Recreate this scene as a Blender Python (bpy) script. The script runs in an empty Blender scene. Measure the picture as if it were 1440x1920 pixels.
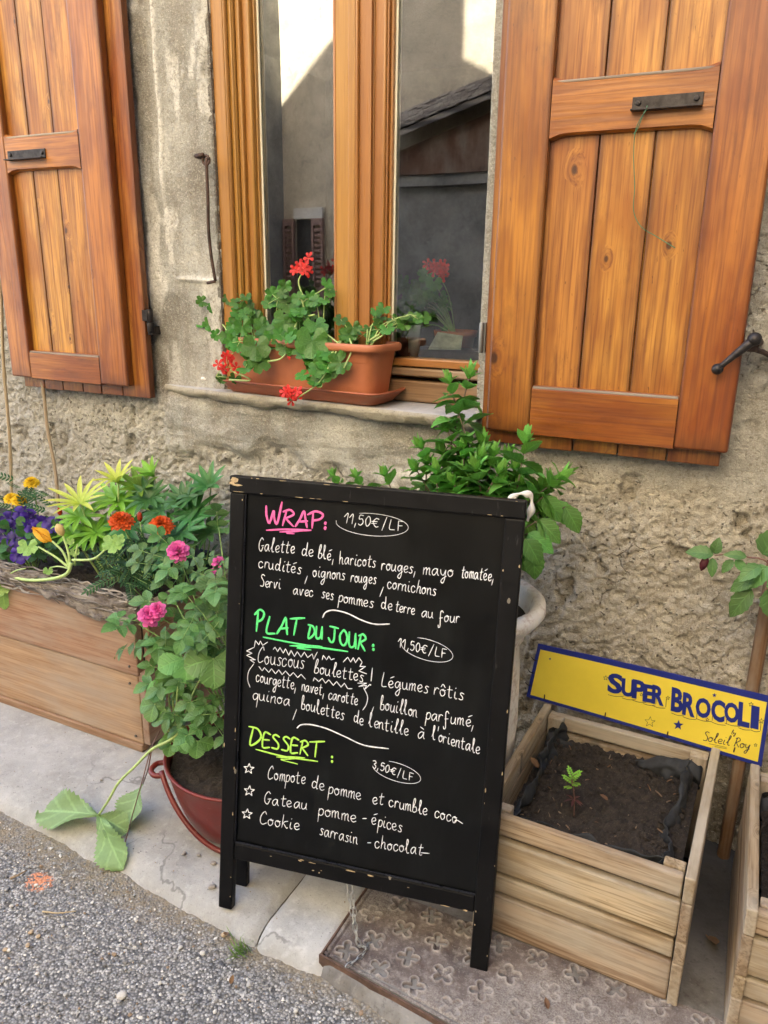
import bpy, bmesh, math, random
import numpy as np
from mathutils import Vector, Matrix
random.seed(7); RNG = np.random.default_rng(7)
S = bpy.context.scene
COL = S.collection
rad = math.radians
# ------------------------------------------------------------------ camera
FPX = 1443.0                                     # focal length in pixels of a 1440 x 1920 frame
pitch, roll, yaw = rad(16.9), rad(0.8), rad(26.0)
CAM = Vector((0, -1.96, 1.45))
cF = Vector((-math.sin(yaw)*math.cos(pitch), math.cos(yaw)*math.cos(pitch), -math.sin(pitch)))
r0 = Vector((math.cos(yaw), math.sin(yaw), 0)); u0 = r0.cross(cF)
cR = r0*math.cos(roll)+u0*math.sin(roll); cU = cR.cross(cF)
cd = bpy.data.cameras.new('camera'); cam = bpy.data.objects.new('camera', cd); COL.objects.link(cam)
cd.sensor_fit = 'VERTICAL'; cd.sensor_height = 36; cd.sensor_width = 27; cd.lens = FPX/1920*36
cd.clip_start = 0.05; cd.clip_end = 500
M = Matrix((cR, cU, -cF)).transposed().to_4x4(); M.translation = CAM; cam.matrix_world = M
S.camera = cam
# ------------------------------------------------------------------ sky and sun (behind the house: the street is in open shade)
SUN_EL = rad(40)
w = bpy.data.worlds.new('World'); S.world = w; w.use_nodes = True
nt = w.node_tree; bg = nt.nodes['Background']
sky = nt.nodes.new('ShaderNodeTexSky'); sky.sky_type = 'NISHITA'; sky.sun_disc = False
sky.sun_elevation = SUN_EL; sky.sun_rotation = rad(0); sky.dust_density = 3.0; sky.ozone_density = 0.6; sky.air_density = 0.8
nt.links.new(sky.outputs[0], bg.inputs[0]); bg.inputs[1].default_value = 0.15
sl = bpy.data.lights.new('sun', 'SUN'); sl.energy = 5.0; sl.angle = rad(0.5); sl.color = (1, .93, .82)
so = bpy.data.objects.new('sun', sl); COL.objects.link(so); so.location = (0, 10, 12)
so.rotation_euler = Vector((0, -math.cos(SUN_EL), -math.sin(SUN_EL))).to_track_quat('-Z', 'Y').to_euler()
vs = S.view_settings; vs.view_transform = 'Standard'; vs.look = 'None'; vs.gamma = 1; vs.use_curve_mapping = False
vs.exposure = 3.35
S.cycles.max_bounces = 8; S.cycles.diffuse_bounces = 4; S.cycles.glossy_bounces = 3; S.cycles.transparent_max_bounces = 12
S.cycles.caustics_reflective = False; S.cycles.caustics_refractive = False
S.cycles.sample_clamp_indirect = 10

# ------------------------------------------------------------------ geometry helpers
def ray(px, py): return (cF*FPX + cR*(px-720) - cU*(py-960)).normalized()
def aty(px, py, y):
    d = ray(px, py); return CAM + d*((y-CAM.y)/d.y)
def atz(px, py, z=0.0):
    d = ray(px, py); return CAM + d*((z-CAM.z)/d.z)
def V(*a): return Vector(a)

class MB:
    def __init__(s): s.v=[]; s.f=[]; s.g=[]; s.r=[]; s.m=[]; s.sm=[]; s.e=[]
    def add(s, vs_, fs, gc=None, rnd=0.0, mat=0, smooth=False, ed=None):
        b=len(s.v); s.v.extend([tuple(p) for p in vs_])
        s.g.extend([tuple(q) for q in gc] if gc is not None else [(0,0,0)]*len(vs_))
        s.r.extend([rnd]*len(vs_)); s.e.extend(ed if ed is not None else [(0,1,0,1)]*len(vs_))
        for f in fs: s.f.append(tuple(i+b for i in f)); s.m.append(mat); s.sm.append(smooth)
    def build(s, name, mats, parent=None, bevel=0, loc=None, rot=None):
        me=bpy.data.meshes.new(name); me.from_pydata(s.v, [], s.f)
        for m_ in (mats if isinstance(mats,(list,tuple)) else [mats]): me.materials.append(m_)
        a=me.attributes.new('gc','FLOAT_VECTOR','POINT'); a.data.foreach_set('vector', np.array(s.g,dtype=np.float32).ravel())
        a=me.attributes.new('rnd','FLOAT','POINT'); a.data.foreach_set('value', np.array(s.r,dtype=np.float32))
        if len(s.e)==len(s.v): a=me.attributes.new('ed','FLOAT_COLOR','POINT'); a.data.foreach_set('color', np.array(s.e,dtype=np.float32).ravel())
        me.polygons.foreach_set('material_index', np.array(s.m,dtype=np.int32)); me.polygons.foreach_set('use_smooth', np.array(s.sm,dtype=bool))
        me.update()
        o=bpy.data.objects.new(name, me); COL.objects.link(o)
        if parent: o.parent=parent
        if loc is not None: o.location=loc
        if rot is not None: o.rotation_euler=rot
        if bevel:
            b=o.modifiers.new('bevel','BEVEL'); b.width=bevel; b.segments=2; b.limit_method='ANGLE'; b.angle_limit=rad(40)
        return o
BF=[(0,1,3,2),(4,6,7,5),(0,4,5,1),(2,3,7,6),(0,2,6,4),(1,5,7,3)]
def box(mb, lo, hi, ax=2, R=None, o=None, mat=0, jit=0):
    lo=V(*lo); hi=V(*hi); off=V(random.uniform(0,9),random.uniform(0,9),random.uniform(0,9)); vs_=[]; gc=[]; ed=[]; hs_=(hi-lo)/2; hh=(hs_.y,hs_.z,hs_.x) if ax==0 else ((hs_.x,hs_.z,hs_.y) if ax==1 else tuple(hs_)); hw_=max(hh[0],hh[1])
    for i in (0,1):
        for j in (0,1):
            for k in (0,1):
                p=V((lo,hi)[i].x,(lo,hi)[j].y,(lo,hi)[k].z)
                q=V(p.y,p.z,p.x) if ax==0 else (V(p.x,p.z,p.y) if ax==1 else V(p.x,p.y,p.z))
                gc.append(q+off); sg=[(-1,1)[i],(-1,1)[j],(-1,1)[k]]; sg=[sg[1],sg[2],sg[0]] if ax==0 else ([sg[0],sg[2],sg[1]] if ax==1 else sg); ed.append(((sg[0] if hh[0]>=hh[1] else sg[1])*hw_,hw_,sg[2]*hh[2],hh[2]))
                if jit: p=p+V(random.uniform(-jit,jit),random.uniform(-jit,jit),random.uniform(-jit,jit))
                if R is not None: p=R@p
                if o is not None: p=p+o
                vs_.append(p)
    mb.add(vs_, BF, gc, random.random(), mat, False, ed)
def spline(pts, n=6):
    P=[V(*p) for p in pts]
    if len(P)<3: return [P[0].lerp(P[-1],i/n) for i in range(n+1)]
    P=[P[0]*2-P[1]]+P+[P[-1]*2-P[-2]]; out=[]
    for i in range(1,len(P)-2):
        for k in range(n):
            t=k/n; a,b,c,d=P[i-1:i+3]
            out.append(.5*((2*b)+(c-a)*t+(2*a-5*b+4*c-d)*t*t+(3*b-a-3*c+d)*t*t*t))
    out.append(P[-2]); return out
def tube(mb, pts, r, n=6, smooth=True, mat=0, cap=True, rnd=None, flat=1.0):
    pts=[V(*p) for p in pts]; N=len(pts); rs=[(r[0]+(r[1]-r[0])*i/(N-1)) for i in range(N)] if isinstance(r,(tuple,)) else ([r]*N if not isinstance(r,list) else r)
    t0=(pts[1]-pts[0]).normalized(); a=t0.orthogonal().normalized(); vs_=[];gc=[];fs=[]; L=0; rnd=random.random() if rnd is None else rnd
    for i in range(N):
        t=(pts[min(i+1,N-1)]-pts[max(i-1,0)]).normalized(); a=(a-t*a.dot(t)).normalized(); b=t.cross(a)
        if i: L+=(pts[i]-pts[i-1]).length
        for k in range(n):
            an=2*math.pi*k/n; d=a*math.cos(an)+b*math.sin(an)*flat; vs_.append(pts[i]+d*rs[i]); gc.append((math.cos(an)*rs[i]+rnd*7,math.sin(an)*rs[i],L))
    for i in range(N-1):
        for k in range(n): fs.append((i*n+k,i*n+(k+1)%n,(i+1)*n+(k+1)%n,(i+1)*n+k))
    if cap: fs.append(tuple(range(n-1,-1,-1))); fs.append(tuple((N-1)*n+k for k in range(n)))
    mb.add(vs_,fs,gc,rnd,mat,smooth)
def lathe(mb, prof, c, n=40, mat=0, smooth=True, a0=0, a1=2*math.pi):
    full=abs(a1-a0-2*math.pi)<1e-6; m=n if full else n+1; vs_=[];gc=[];fs=[]
    for (r,z) in prof:
        for k in range(m):
            a=a0+(a1-a0)*k/n; vs_.append(V(c[0]+r*math.cos(a),c[1]+r*math.sin(a),c[2]+z)); gc.append((a*.2,r,z))
    for i in range(len(prof)-1):
        for k in range(n):
            k2=(k+1)%m if full else k+1; fs.append((i*m+k,i*m+k2,(i+1)*m+k2,(i+1)*m+k))
    mb.add(vs_,fs,gc,0,mat,smooth)
def prism(mb, poly, y0, y1, mat=0):            # polygon in x,z extruded along y
    n=len(poly); vs_=[(x,y0,z) for x,z in poly]+[(x,y1,z) for x,z in poly]; gc=[(v[0],v[1],v[2]) for v in vs_]
    fs=[tuple(range(n)),tuple(range(2*n-1,n-1,-1))]+[(i+n,(i+1)%n+n,(i+1)%n,i) for i in range(n)]
    mb.add(vs_,fs,gc,0,mat)
# numpy noise
def h2(ix,iy,seed):
    h=(ix.astype(np.int64)*374761393+iy.astype(np.int64)*668265263+seed*1442695041)&0xffffffff
    h=((h^(h>>13))*1274126177)&0xffffffff; h=(h^(h>>16))&0xffffffff; return h/4294967295.0
def vn(x,y,seed=0):
    ix=np.floor(x);iy=np.floor(y);fx=x-ix;fy=y-iy;fx=fx*fx*fx*(fx*(fx*6-15)+10);fy=fy*fy*fy*(fy*(fy*6-15)+10)
    a=h2(ix,iy,seed);b=h2(ix+1,iy,seed);c=h2(ix,iy+1,seed);d=h2(ix+1,iy+1,seed)
    return (a+(b-a)*fx)*(1-fy)+(c+(d-c)*fx)*fy
def fbm(x,y,oct=4,seed=0):
    s=0;a=.5;t=0
    for o in range(oct): s=s+a*vn(x*2**o+o*17.3,y*2**o-o*9.1,seed+o); t+=a; a*=.5
    return s/t
def worley(x,y,seed=0):
    ix=np.floor(x);iy=np.floor(y);d1=np.full(x.shape,9.0);d2=d1.copy()
    for i in (-1,0,1):
        for j in (-1,0,1):
            cx=ix+i;cy=iy+j; px=cx+h2(cx,cy,seed);py=cy+h2(cx,cy,seed+5); d=np.hypot(px-x,py-y)
            d2=np.where(d<d1,d1,np.minimum(d2,d)); d1=np.minimum(d1,d)
    return d1,d2
def sstep(a,b,x): t=np.clip((x-a)/(b-a),0,1); return t*t*(3-2*t)
def grid_mesh(name, P, mat, parent=None, attrs=None, mask=None, gc=None):
    """P: (ny,nx,3) array -> one smooth mesh"""
    ny,nx,_=P.shape; idx=np.arange(ny*nx).reshape(ny,nx)
    q=np.stack([idx[:-1,:-1],idx[:-1,1:],idx[1:,1:],idx[1:,:-1]],-1).reshape(-1,4)
    if mask is not None: q=q[mask.reshape(-1)]
    me=bpy.data.meshes.new(name); me.vertices.add(ny*nx); me.vertices.foreach_set('co',P.astype(np.float32).ravel())
    me.loops.add(q.size); me.loops.foreach_set('vertex_index',q.astype(np.int32).ravel())
    me.polygons.add(len(q)); me.polygons.foreach_set('loop_start',np.arange(0,q.size,4,dtype=np.int32)); me.polygons.foreach_set('loop_total',np.full(len(q),4,dtype=np.int32))
    me.polygons.foreach_set('use_smooth',np.ones(len(q),dtype=bool))
    me.update(calc_edges=True); me.validate()
    for k,a in (attrs or {}).items():
        at=me.attributes.new(k,'FLOAT_COLOR','POINT'); at.data.foreach_set('color',a.astype(np.float32).reshape(-1))
    me.materials.append(mat); o=bpy.data.objects.new(name,me); COL.objects.link(o)
    if parent: o.parent=parent
    return o
# ------------------------------------------------------------------ object helpers
def tag(o, label=None, cat=None, group=None, kind=None):
    if label: o['label']=label
    if cat: o['category']=cat
    if group: o['group']=group
    if kind: o['kind']=kind
    return o
def thing(name, label, cat, loc=(0,0,0), group=None):
    o=bpy.data.objects.new(name,None); COL.objects.link(o); o.location=loc; o.empty_display_size=.05
    return tag(o,label,cat,group)
class Local:
    """parts are modelled in world coordinates; shift them so the thing's empty sits at its base"""
    pass
def put(mb, name, mats, t, bevel=0):
    """build mb (world coordinates) as a child of thing t"""
    l=t.matrix_world.translation if False else V(*t.location)
    p=t
    while p.parent is not None: p=p.parent; l=l+V(*p.location)
    mb.v=[(v[0]-l.x,v[1]-l.y,v[2]-l.z) for v in mb.v]
    return mb.build(name, mats, t, bevel)

# ------------------------------------------------------------------ materials
class NT:
    def __init__(s, name):
        s.m=bpy.data.materials.new(name); s.m.use_nodes=True; s.t=s.m.node_tree; s.b=s.t.nodes['Principled BSDF']; s.out=s.t.nodes['Material Output']
    def n(s, typ, **kw):
        nd=s.t.nodes.new('ShaderNode'+typ)
        for k,v in kw.items():
            if k.startswith('_'): setattr(nd,k[1:],v)
            else:
                i=nd.inputs[int(k[1:])] if k[0]=='i' and k[1:].isdigit() else nd.inputs[k]
                if hasattr(v,'is_linked') or isinstance(v,bpy.types.NodeSocket): s.t.links.new(v,i)
                else: i.default_value=v
        return nd
    def L(s,a,b): s.t.links.new(a,b)
    def attr(s,name): return s.n('Attribute',_attribute_name=name)
    def math(s,op,a,b=0.0,c=0.0,clamp=False):
        nd=s.n('Math',_operation=op,_use_clamp=clamp)
        for i,v in enumerate((a,b,c)):
            if isinstance(v,bpy.types.NodeSocket): s.L(v,nd.inputs[i])
            else: nd.inputs[i].default_value=v
        return nd.outputs[0]
    def mix(s,f,a,b,mode='MIX'):
        nd=s.n('Mix',_data_type='RGBA',_blend_type=mode)
        for i,v in ((0,f),(6,a),(7,b)):
            if isinstance(v,bpy.types.NodeSocket): s.L(v,nd.inputs[i])
            else: nd.inputs[i].default_value=v if i==0 else (*v[:3],1)
        return nd.outputs[2]
    def mapr(s,v,a,b,c=0.0,d=1.0):
        nd=s.n('MapRange'); s.L(v,nd.inputs[0])
        for i,x in enumerate((a,b,c,d)): nd.inputs[i+1].default_value=x
        return nd.outputs[0]
    def vec(s,v,scale): return s.n('VectorMath',_operation='MULTIPLY',i0=v,i1=scale).outputs[0]
    def noise(s,v,scale,detail=4,rough=.55,dist=0.0):
        return s.n('TexNoise',Vector=v,Scale=scale,Detail=detail,Roughness=rough,Distortion=dist).outputs[0]
    def voro(s,v,scale,feature='F1',rand=1.0):
        nd=s.n('TexVoronoi',_feature=feature,Vector=v,Scale=scale); nd.inputs['Randomness'].default_value=rand; return nd
    def bump(s,h,dist,strength=1.0,prev=None):
        nd=s.n('Bump',Height=h,Distance=dist,Strength=strength)
        if prev is not None: s.L(prev,nd.inputs['Normal'])
        return nd.outputs[0]
    def fin(s,col=None,rough=None,norm=None,**kw):
        for k,v in (('Base Color',col),('Roughness',rough),('Normal',norm)):
            if v is None: continue
            if isinstance(v,bpy.types.NodeSocket): s.L(v,s.b.inputs[k])
            else: s.b.inputs[k].default_value=(*v,1) if k=='Base Color' else v
        for k,v in kw.items(): s.b.inputs[k].default_value=v
        return s.m
    def pos(s): return s.n('NewGeometry').outputs['Position']
def wood(name, light, mid, dark, knots=.5, rough=.45, fib=1.0, grey=None, coat=0.0, ring=1.0, rndamt=.35, cont=1.0, stain=0.0, grime=0.0, sharp=(-.4,1), bl=(.32,.68)):
    t=NT(name); g=t.attr('gc').outputs['Vector']; r=t.attr('rnd').outputs['Fac']
    sep=t.n('SeparateXYZ',Vector=g)
    # knots: sparse cells in the plane of the board
    kv=t.n('TexVoronoi',_voronoi_dimensions='2D',Vector=t.n('CombineXYZ',X=t.math('MULTIPLY',sep.outputs[0],9.0),Y=t.math('MULTIPLY',sep.outputs[2],5.5)).outputs[0],Scale=1.0); kd=kv.outputs['Distance']
    kr=t.n('SeparateXYZ',Vector=kv.outputs['Color']).outputs[0]; has=t.math('LESS_THAN',kr,knots)
    kd=t.math('MULTIPLY',kd,t.math('ADD',.75,t.math('MULTIPLY',t.n('SeparateXYZ',Vector=kv.outputs['Color']).outputs[1],1.6))); kd=t.math('ADD',kd,t.math('MULTIPLY',t.math('SUBTRACT',t.noise(t.vec(g,(40,40,20)),1.0,2),.5),.07)); near=t.math('MULTIPLY',t.mapr(kd,.02,.30,1,0),has); core=t.math('MULTIPLY',t.mapr(kd,.05,.095,1,0),has); halo=t.math('MULTIPLY',t.mapr(kd,.06,.22,1,0),has)
    warp=t.n('VectorMath',_operation='MULTIPLY_ADD',i0=t.n('CombineXYZ',X=near,Y=near,Z=0.0).outputs[0],i1=(.03,.03,0),i2=g).outputs[0]
    lo=t.noise(t.vec(warp,(14,14,1.1)),1.0,3,.5)                                  # broad figure
    rings=t.math('SINE',t.math('ADD',t.math('MULTIPLY',lo,42*ring),t.math('MULTIPLY',t.n('SeparateXYZ',Vector=warp).outputs[0],95*ring)))
    rings=t.mapr(rings,*sharp)
    fine=t.noise(t.vec(warp,(170*fib,170*fib,5)),1.0,3,.6)
    blot=t.noise(t.vec(g,(6,6,2.2)),1.0,4,.6)
    c=t.mix(t.mapr(blot,*bl),mid,light)
    c=t.mix(t.math('MULTIPLY',rings,.38*cont),c,dark)
    c=t.mix(t.mapr(fine,.46,.66,0,.55*cont),c,dark)
    if stain: c=t.mix(t.mapr(t.noise(t.vec(g,(9,9,3.0)),1.3,6,.7),.56,.74,0,stain),c,tuple(x*.55 for x in dark)); c=t.mix(t.mapr(t.noise(t.vec(g,(200,200,45)),1.0,2),.70,.76,0,stain),c,tuple(x*.4 for x in dark))
    c=t.mix(t.math('MULTIPLY',halo,.35),c,dark)
    c=t.mix(t.math('MULTIPLY',core,.85),c,tuple(x*.22 for x in dark))
    if grime:                                                      # old varnish and dirt left along board edges and ends
        e=t.attr('ed'); se=t.n('SeparateColor',Color=e.outputs['Color']); dx=t.math('SUBTRACT',se.outputs[1],t.math('ABSOLUTE',se.outputs[0])); dz=t.math('SUBTRACT',e.outputs['Alpha'],t.math('ABSOLUTE',se.outputs[2]))
        gn=t.noise(t.vec(g,(30,30,6)),1.0,5,.65); ge=t.math('MAXIMUM',t.mapr(t.math('ADD',dx,t.math('MULTIPLY',gn,-.016)),-.010,.006,1,0),t.mapr(t.math('ADD',dz,t.math('MULTIPLY',gn,-.07)),-.045,.015,1,0))
        c=t.mix(t.math('MULTIPLY',ge,grime),c,tuple(x*.5 for x in dark))
    hsv=t.n('HueSaturation',Color=c); t.L(t.mapr(r,0,1,1-rndamt,1+rndamt*.6),hsv.inputs['Value']); t.L(t.mapr(r,0,1,.49,.507),hsv.inputs['Hue']); c=hsv.outputs[0]
    if grey is not None: c=t.mix(t.mapr(t.noise(t.vec(g,(5,5,1.5)),1.7,5,.65),.42,.66,0,.75),c,grey)
    hgt=t.math('ADD',t.math('MULTIPLY',fine,.6),t.math('MULTIPLY',rings,-.35))
    n=t.bump(hgt,.0012,.55)
    t.fin(c,t.mapr(fine,.3,.7,rough-.08,rough+.14),n)
    t.b.inputs['Coat Weight'].default_value=coat; t.b.inputs['Coat Roughness'].default_value=.3
    return t.m
def simple(name,col,rough=.5,var=.15,scale=30,bump=.0,metal=0.0,bscale=None,**kw):
    t=NT(name); p=t.n('TexCoord').outputs['Object']; nz=t.noise(p,scale,5,.6)
    c=t.mix(t.mapr(nz,.3,.7),tuple(x*(1-var) for x in col),tuple(min(1,x*(1+var)) for x in col))
    n=t.bump(t.noise(p,bscale or scale*4,4,.6),bump,.6) if bump else None
    t.fin(c,rough,n,Metallic=metal,**kw); return t.m
def leafmat(name,col,tip=None,vein=.25,rough=.42,trans=.25,var=.35,scale=1.0):
    """gc = (across -1..1, signed side, along 0..1); side veins drawn from the leaf's own coordinates"""
    t=NT(name); g=t.attr('gc').outputs['Vector']; r=t.attr('rnd').outputs['Fac']; s=t.n('SeparateXYZ',Vector=g)
    ax=t.math('ABSOLUTE',s.outputs[0]); mid=t.mapr(ax,.03,.10,1,0)
    sv=t.math('SINE',t.math('MULTIPLY',t.math('SUBTRACT',s.outputs[2],t.math('MULTIPLY',ax,.28)),48*scale)); sv=t.mapr(sv,.55,1)
    c=t.mix(s.outputs[2],col,tip or col)
    hs=t.n('HueSaturation',Color=c); t.L(t.mapr(r,0,1,1-var,1+var),hs.inputs['Value']); t.L(t.mapr(r,0,1,.485,.515),hs.inputs['Hue']); c=hs.outputs[0]
    c=t.mix(t.math('MULTIPLY',t.math('MAXIMUM',mid,t.math('MULTIPLY',sv,.55)),vein),c,tuple(min(1,x*2.2+.02) for x in col))
    nz=t.noise(t.n('TexCoord').outputs['Object'],140,3); c=t.mix(t.mapr(nz,.35,.7,0,.25),c,tuple(x*.6 for x in col))
    n=t.bump(t.math('SUBTRACT',t.math('MULTIPLY',nz,.3),t.math('MAXIMUM',mid,sv)),.0008,.7)
    t.fin(c,rough,n)
    tr=t.n('BsdfTranslucent',Color=t.mix(.5,c,tuple(min(1,x*1.5) for x in col)),Normal=n); mx=t.n('MixShader',Fac=trans)
    t.L(t.b.outputs[0],mx.inputs[1]); t.L(tr.outputs[0],mx.inputs[2]); t.L(mx.outputs[0],t.out.inputs[0]); return t.m
def petalmat(name,c0,c1,trans=.25,rough=.6,var=.2):
    t=NT(name); g=t.attr('gc').outputs['Vector']; r=t.attr('rnd').outputs['Fac']; s=t.n('SeparateXYZ',Vector=g)
    c=t.mix(s.outputs[2],c0,c1); st=t.noise(t.vec(g,(12,1,1.5)),1.0,2); c=t.mix(t.mapr(st,.4,.7,0,.3),c,c0)
    hs=t.n('HueSaturation',Color=c); t.L(t.mapr(r,0,1,1-var,1+var),hs.inputs['Value']); c=hs.outputs[0]
    t.fin(c,rough); tr=t.n('BsdfTranslucent',Color=c); mx=t.n('MixShader',Fac=trans)
    t.L(t.b.outputs[0],mx.inputs[1]); t.L(tr.outputs[0],mx.inputs[2]); t.L(mx.outputs[0],t.out.inputs[0]); return t.m

W_SHUT=wood('shutter_wood',(.46,.178,.028),(.265,.076,.010),(.12,.026,.006),knots=.08,rough=.36,coat=.25,rndamt=.10,stain=.55,cont=.9,grime=.75,bl=(.40,.60))
W_SHUT2=wood('shutter_plank_wood',(.55,.255,.046),(.34,.115,.016),(.15,.036,.008),knots=.27,rough=.38,coat=.15,rndamt=.16,cont=1.1,stain=.65,grime=.8,bl=(.40,.60))
W_WIN=wood('window_wood',(.43,.205,.048),(.36,.162,.034),(.18,.068,.016),knots=0,rough=.34,coat=.3,ring=.6,rndamt=.08,cont=.45)
W_WINOLD=wood('weathered_window_wood',(.40,.27,.14),(.33,.20,.09),(.17,.09,.04),knots=0,rough=.6,ring=.6,grey=(.30,.26,.21))
W_PLANT=wood('planter_wood',(.46,.30,.185),(.39,.24,.14),(.24,.12,.06),knots=.04,rough=.65,grey=(.36,.29,.23),rndamt=.12,stain=.3,grime=.4)
W_CRATE=wood('crate_wood',(.60,.47,.32),(.50,.375,.24),(.23,.15,.08),knots=.24,rough=.7,grey=(.50,.45,.37),rndamt=.16,cont=1.7,stain=.4,ring=.7,sharp=(.1,.95),grime=.55)
W_GREY=wood('grey_wood',(.36,.31,.25),(.30,.25,.20),(.16,.12,.09),knots=.0,rough=.8)
W_STAKE=wood('stake_wood',(.22,.12,.06),(.17,.085,.04),(.12,.05,.02),knots=.1,rough=.7,grey=(.3,.26,.2))
W_CANE=wood('cane_wood',(.50,.40,.26),(.42,.32,.19),(.25,.17,.09),knots=0,rough=.5)
MTL_DK=simple('dark_iron',(.045,.040,.040),.48,.5,60,.0006,.75)
MTL_RUST=simple('rusty_iron',(.075,.045,.035),.6,.5,50,.001,.5)
MTL_CH=simple('zinc_chain',(.52,.53,.52),.35,.2,80,0,.85)
TERRA=simple('terracotta_plastic',(.46,.155,.07),.5,.14,9,.0004,bscale=160)
TERRA_D=simple('terracotta_plastic_saucer',(.36,.10,.045),.42,.12,12,.0003)
# ------------------------------------------------------------------ plaster wall
def plaster():
    t=NT('plaster'); p=t.pos(); z=t.attr('zone'); sc=t.n('SeparateColor',Color=z.outputs['Color']); sm,wh,wm=sc.outputs[0],sc.outputs[1],sc.outputs[2]
    dk=z.outputs['Alpha']
    n1=t.noise(p,3.2,6,.62); n2=t.noise(p,17,6,.65); n3=t.noise(p,95,4,.7); n4=t.noise(p,300,3,.7)
    rough_g=t.mix(t.mapr(n2,.33,.66),(.39,.37,.335),(.64,.62,.56))
    rough_w=t.mix(t.mapr(n2,.33,.66),(.41,.36,.285),(.68,.62,.51))
    c=t.mix(wm,rough_g,rough_w)
    smooth=t.mix(t.mapr(n1,.35,.62),(.23,.225,.20),(.53,.525,.48))
    smooth=t.mix(t.mapr(t.noise(t.vec(p,(14,14,3)),1.0,5,.6),.42,.68,0,.6),smooth,(.20,.17,.125))
    c=t.mix(sm,c,smooth)
    c=t.mix(t.math('MULTIPLY',wh,t.mapr(n3,.3,.55,.35,1)),c,(.80,.78,.72))
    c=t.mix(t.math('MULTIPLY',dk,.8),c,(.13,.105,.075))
    c=t.mix(t.mapr(n1,.55,.75,0,.4),c,(.55,.50,.40))
    c=t.mix(t.mapr(n4,.54,.70,0,.55),c,(.70,.66,.56))          # pale grit
    c=t.mix(t.mapr(n4,.30,.43,.55,0),c,(.17,.135,.09)); c=t.mix(t.mapr(n3,.28,.42,.5,0),c,(.17,.135,.09))         # dark pits
    rgh=t.math('SUBTRACT',1.0,t.math('MULTIPLY',sm,.75))
    wp=t.n('VectorMath',_operation='MULTIPLY_ADD',i0=t.n('TexNoise',Vector=p,Scale=22.0,Detail=4.0).outputs['Color'],i1=(.05,.05,.05),i2=p).outputs[0]
    ce=t.voro(wp,11.0,'DISTANCE_TO_EDGE').outputs['Distance']; cr=t.math('MULTIPLY',t.mapr(ce,.012,.035,1,0),t.mapr(t.noise(p,5.5,3),.54,.64)); cr=t.math('MULTIPLY',cr,rgh)
    c=t.mix(t.math('MULTIPLY',cr,.5),c,(.14,.11,.075))
    vp_=t.voro(wp,75.0); pr=t.n('SeparateColor',Color=vp_.outputs['Color']).outputs[0]
    pit=t.math('MULTIPLY',t.math('MULTIPLY',t.mapr(vp_.outputs['Distance'],.16,.30,1,0),t.math('GREATER_THAN',pr,.72)),rgh); c=t.mix(t.math('MULTIPLY',pit,.75),c,(.11,.085,.06))
    grn=t.math('MULTIPLY',t.math('MULTIPLY',t.mapr(vp_.outputs['Distance'],.22,.34,1,0),t.math('LESS_THAN',pr,.16)),rgh); c=t.mix(t.math('MULTIPLY',grn,.7),c,(.74,.71,.62))
    n5=t.noise(p,135,4,.75); c=t.mix(t.mapr(n5,.34,.46,.55,0),c,(.20,.155,.10)); c=t.mix(t.mapr(n5,.56,.66,0,.35),c,(.76,.71,.60))
    h=t.math('ADD',t.math('MULTIPLY',n3,1.0),t.math('MULTIPLY',n5,1.1)); h=t.math('SUBTRACT',t.math('ADD',h,grn),t.math('MULTIPLY',t.math('MAXIMUM',cr,pit),1.2)); h=t.math('MULTIPLY',h,t.mapr(sm,0,1,1,.5))
    nb=t.bump(h,.008,.95); nb=t.bump(n2,.010,.4,nb)
    return t.fin(c,.92,nb)
PLASTER=plaster()
house=thing('house','old plastered house with a wooden window and two orange brown shutters','house')
X0,X1,Z0,Z1=-3.40,.90,-.12,2.45; ST=.0045
nx=int((X1-X0)/ST); nz_=int((Z1-Z0)/ST)
gx,gz=np.meshgrid(np.linspace(X0,X1,nx),np.linspace(Z0,Z1,nz_))
wob=(fbm(gx*6,gz*6,3,3)-.5)
pier=sstep(-1.90,-1.84,gx+wob*.05)*sstep(-.60,-.66,gx)*sstep(1.06,1.12,gz+wob*.05)
apron=sstep(-1.78,-1.70,gx+wob*.10)*sstep(-.48,-.60,gx+wob*.15)*sstep(.84,.92,gz+wob*.22+(gx+1.2)*.10)*sstep(1.14,1.1,gz)
undersh=sstep(-.72,-.55,gx+wob*.2)*sstep(.93,1.0,gz+wob*.12)*sstep(1.3,1.15,gz)
smooth=np.clip(np.maximum.reduce([pier,apron,undersh*.7]),0,1)
warm=sstep(-1.0,-.45,gx+wob*.5)*sstep(1.35,1.0,gz+wob*.3)
bd=fbm(gx*3,gz*3,4,11)-.5
h=.022*bd*1.3+.014*(fbm(gx*11,gz*11,4,21)-.5)
d1,d2=worley(gx*26+2*fbm(gx*20,gz*20,2,5),gz*26+2*fbm(gx*20,gz*20,2,6),31)
rid=1-np.abs(2*fbm(gx*24,gz*30,3,41)-1)
rough=.007*(fbm(gx*30,gz*36,3,51)-.5)+.013*(fbm(gx*75,gz*75,3,52)-.5)+.009*sstep(.35,.75,fbm(gx*4,gz*4,2,54))*(.5-worley(gx*60,gz*60,55)[0])-.007*sstep(.88,.98,rid)*sstep(.4,.6,fbm(gx*6,gz*6,2,53))
pits=sstep(.70,.80,fbm(gx*15,gz*15,3,61))*.016
streak=.0035*(fbm(gx*9,gz*60,3,71)-.5)*apron+.004*(fbm(gx*50,gz*7,3,72)-.5)*pier
H=h*(1-.75*smooth)+(rough-pits)*(1-smooth)+smooth*(.004*(fbm(gx*40,gz*40,3,81)-.5)-.004)+streak*1.4
H=H+apron*(.026+.026*(fbm(gx*5,gz*14,4,82)-.5))*sstep(1.13,1.06,gz)
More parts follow.
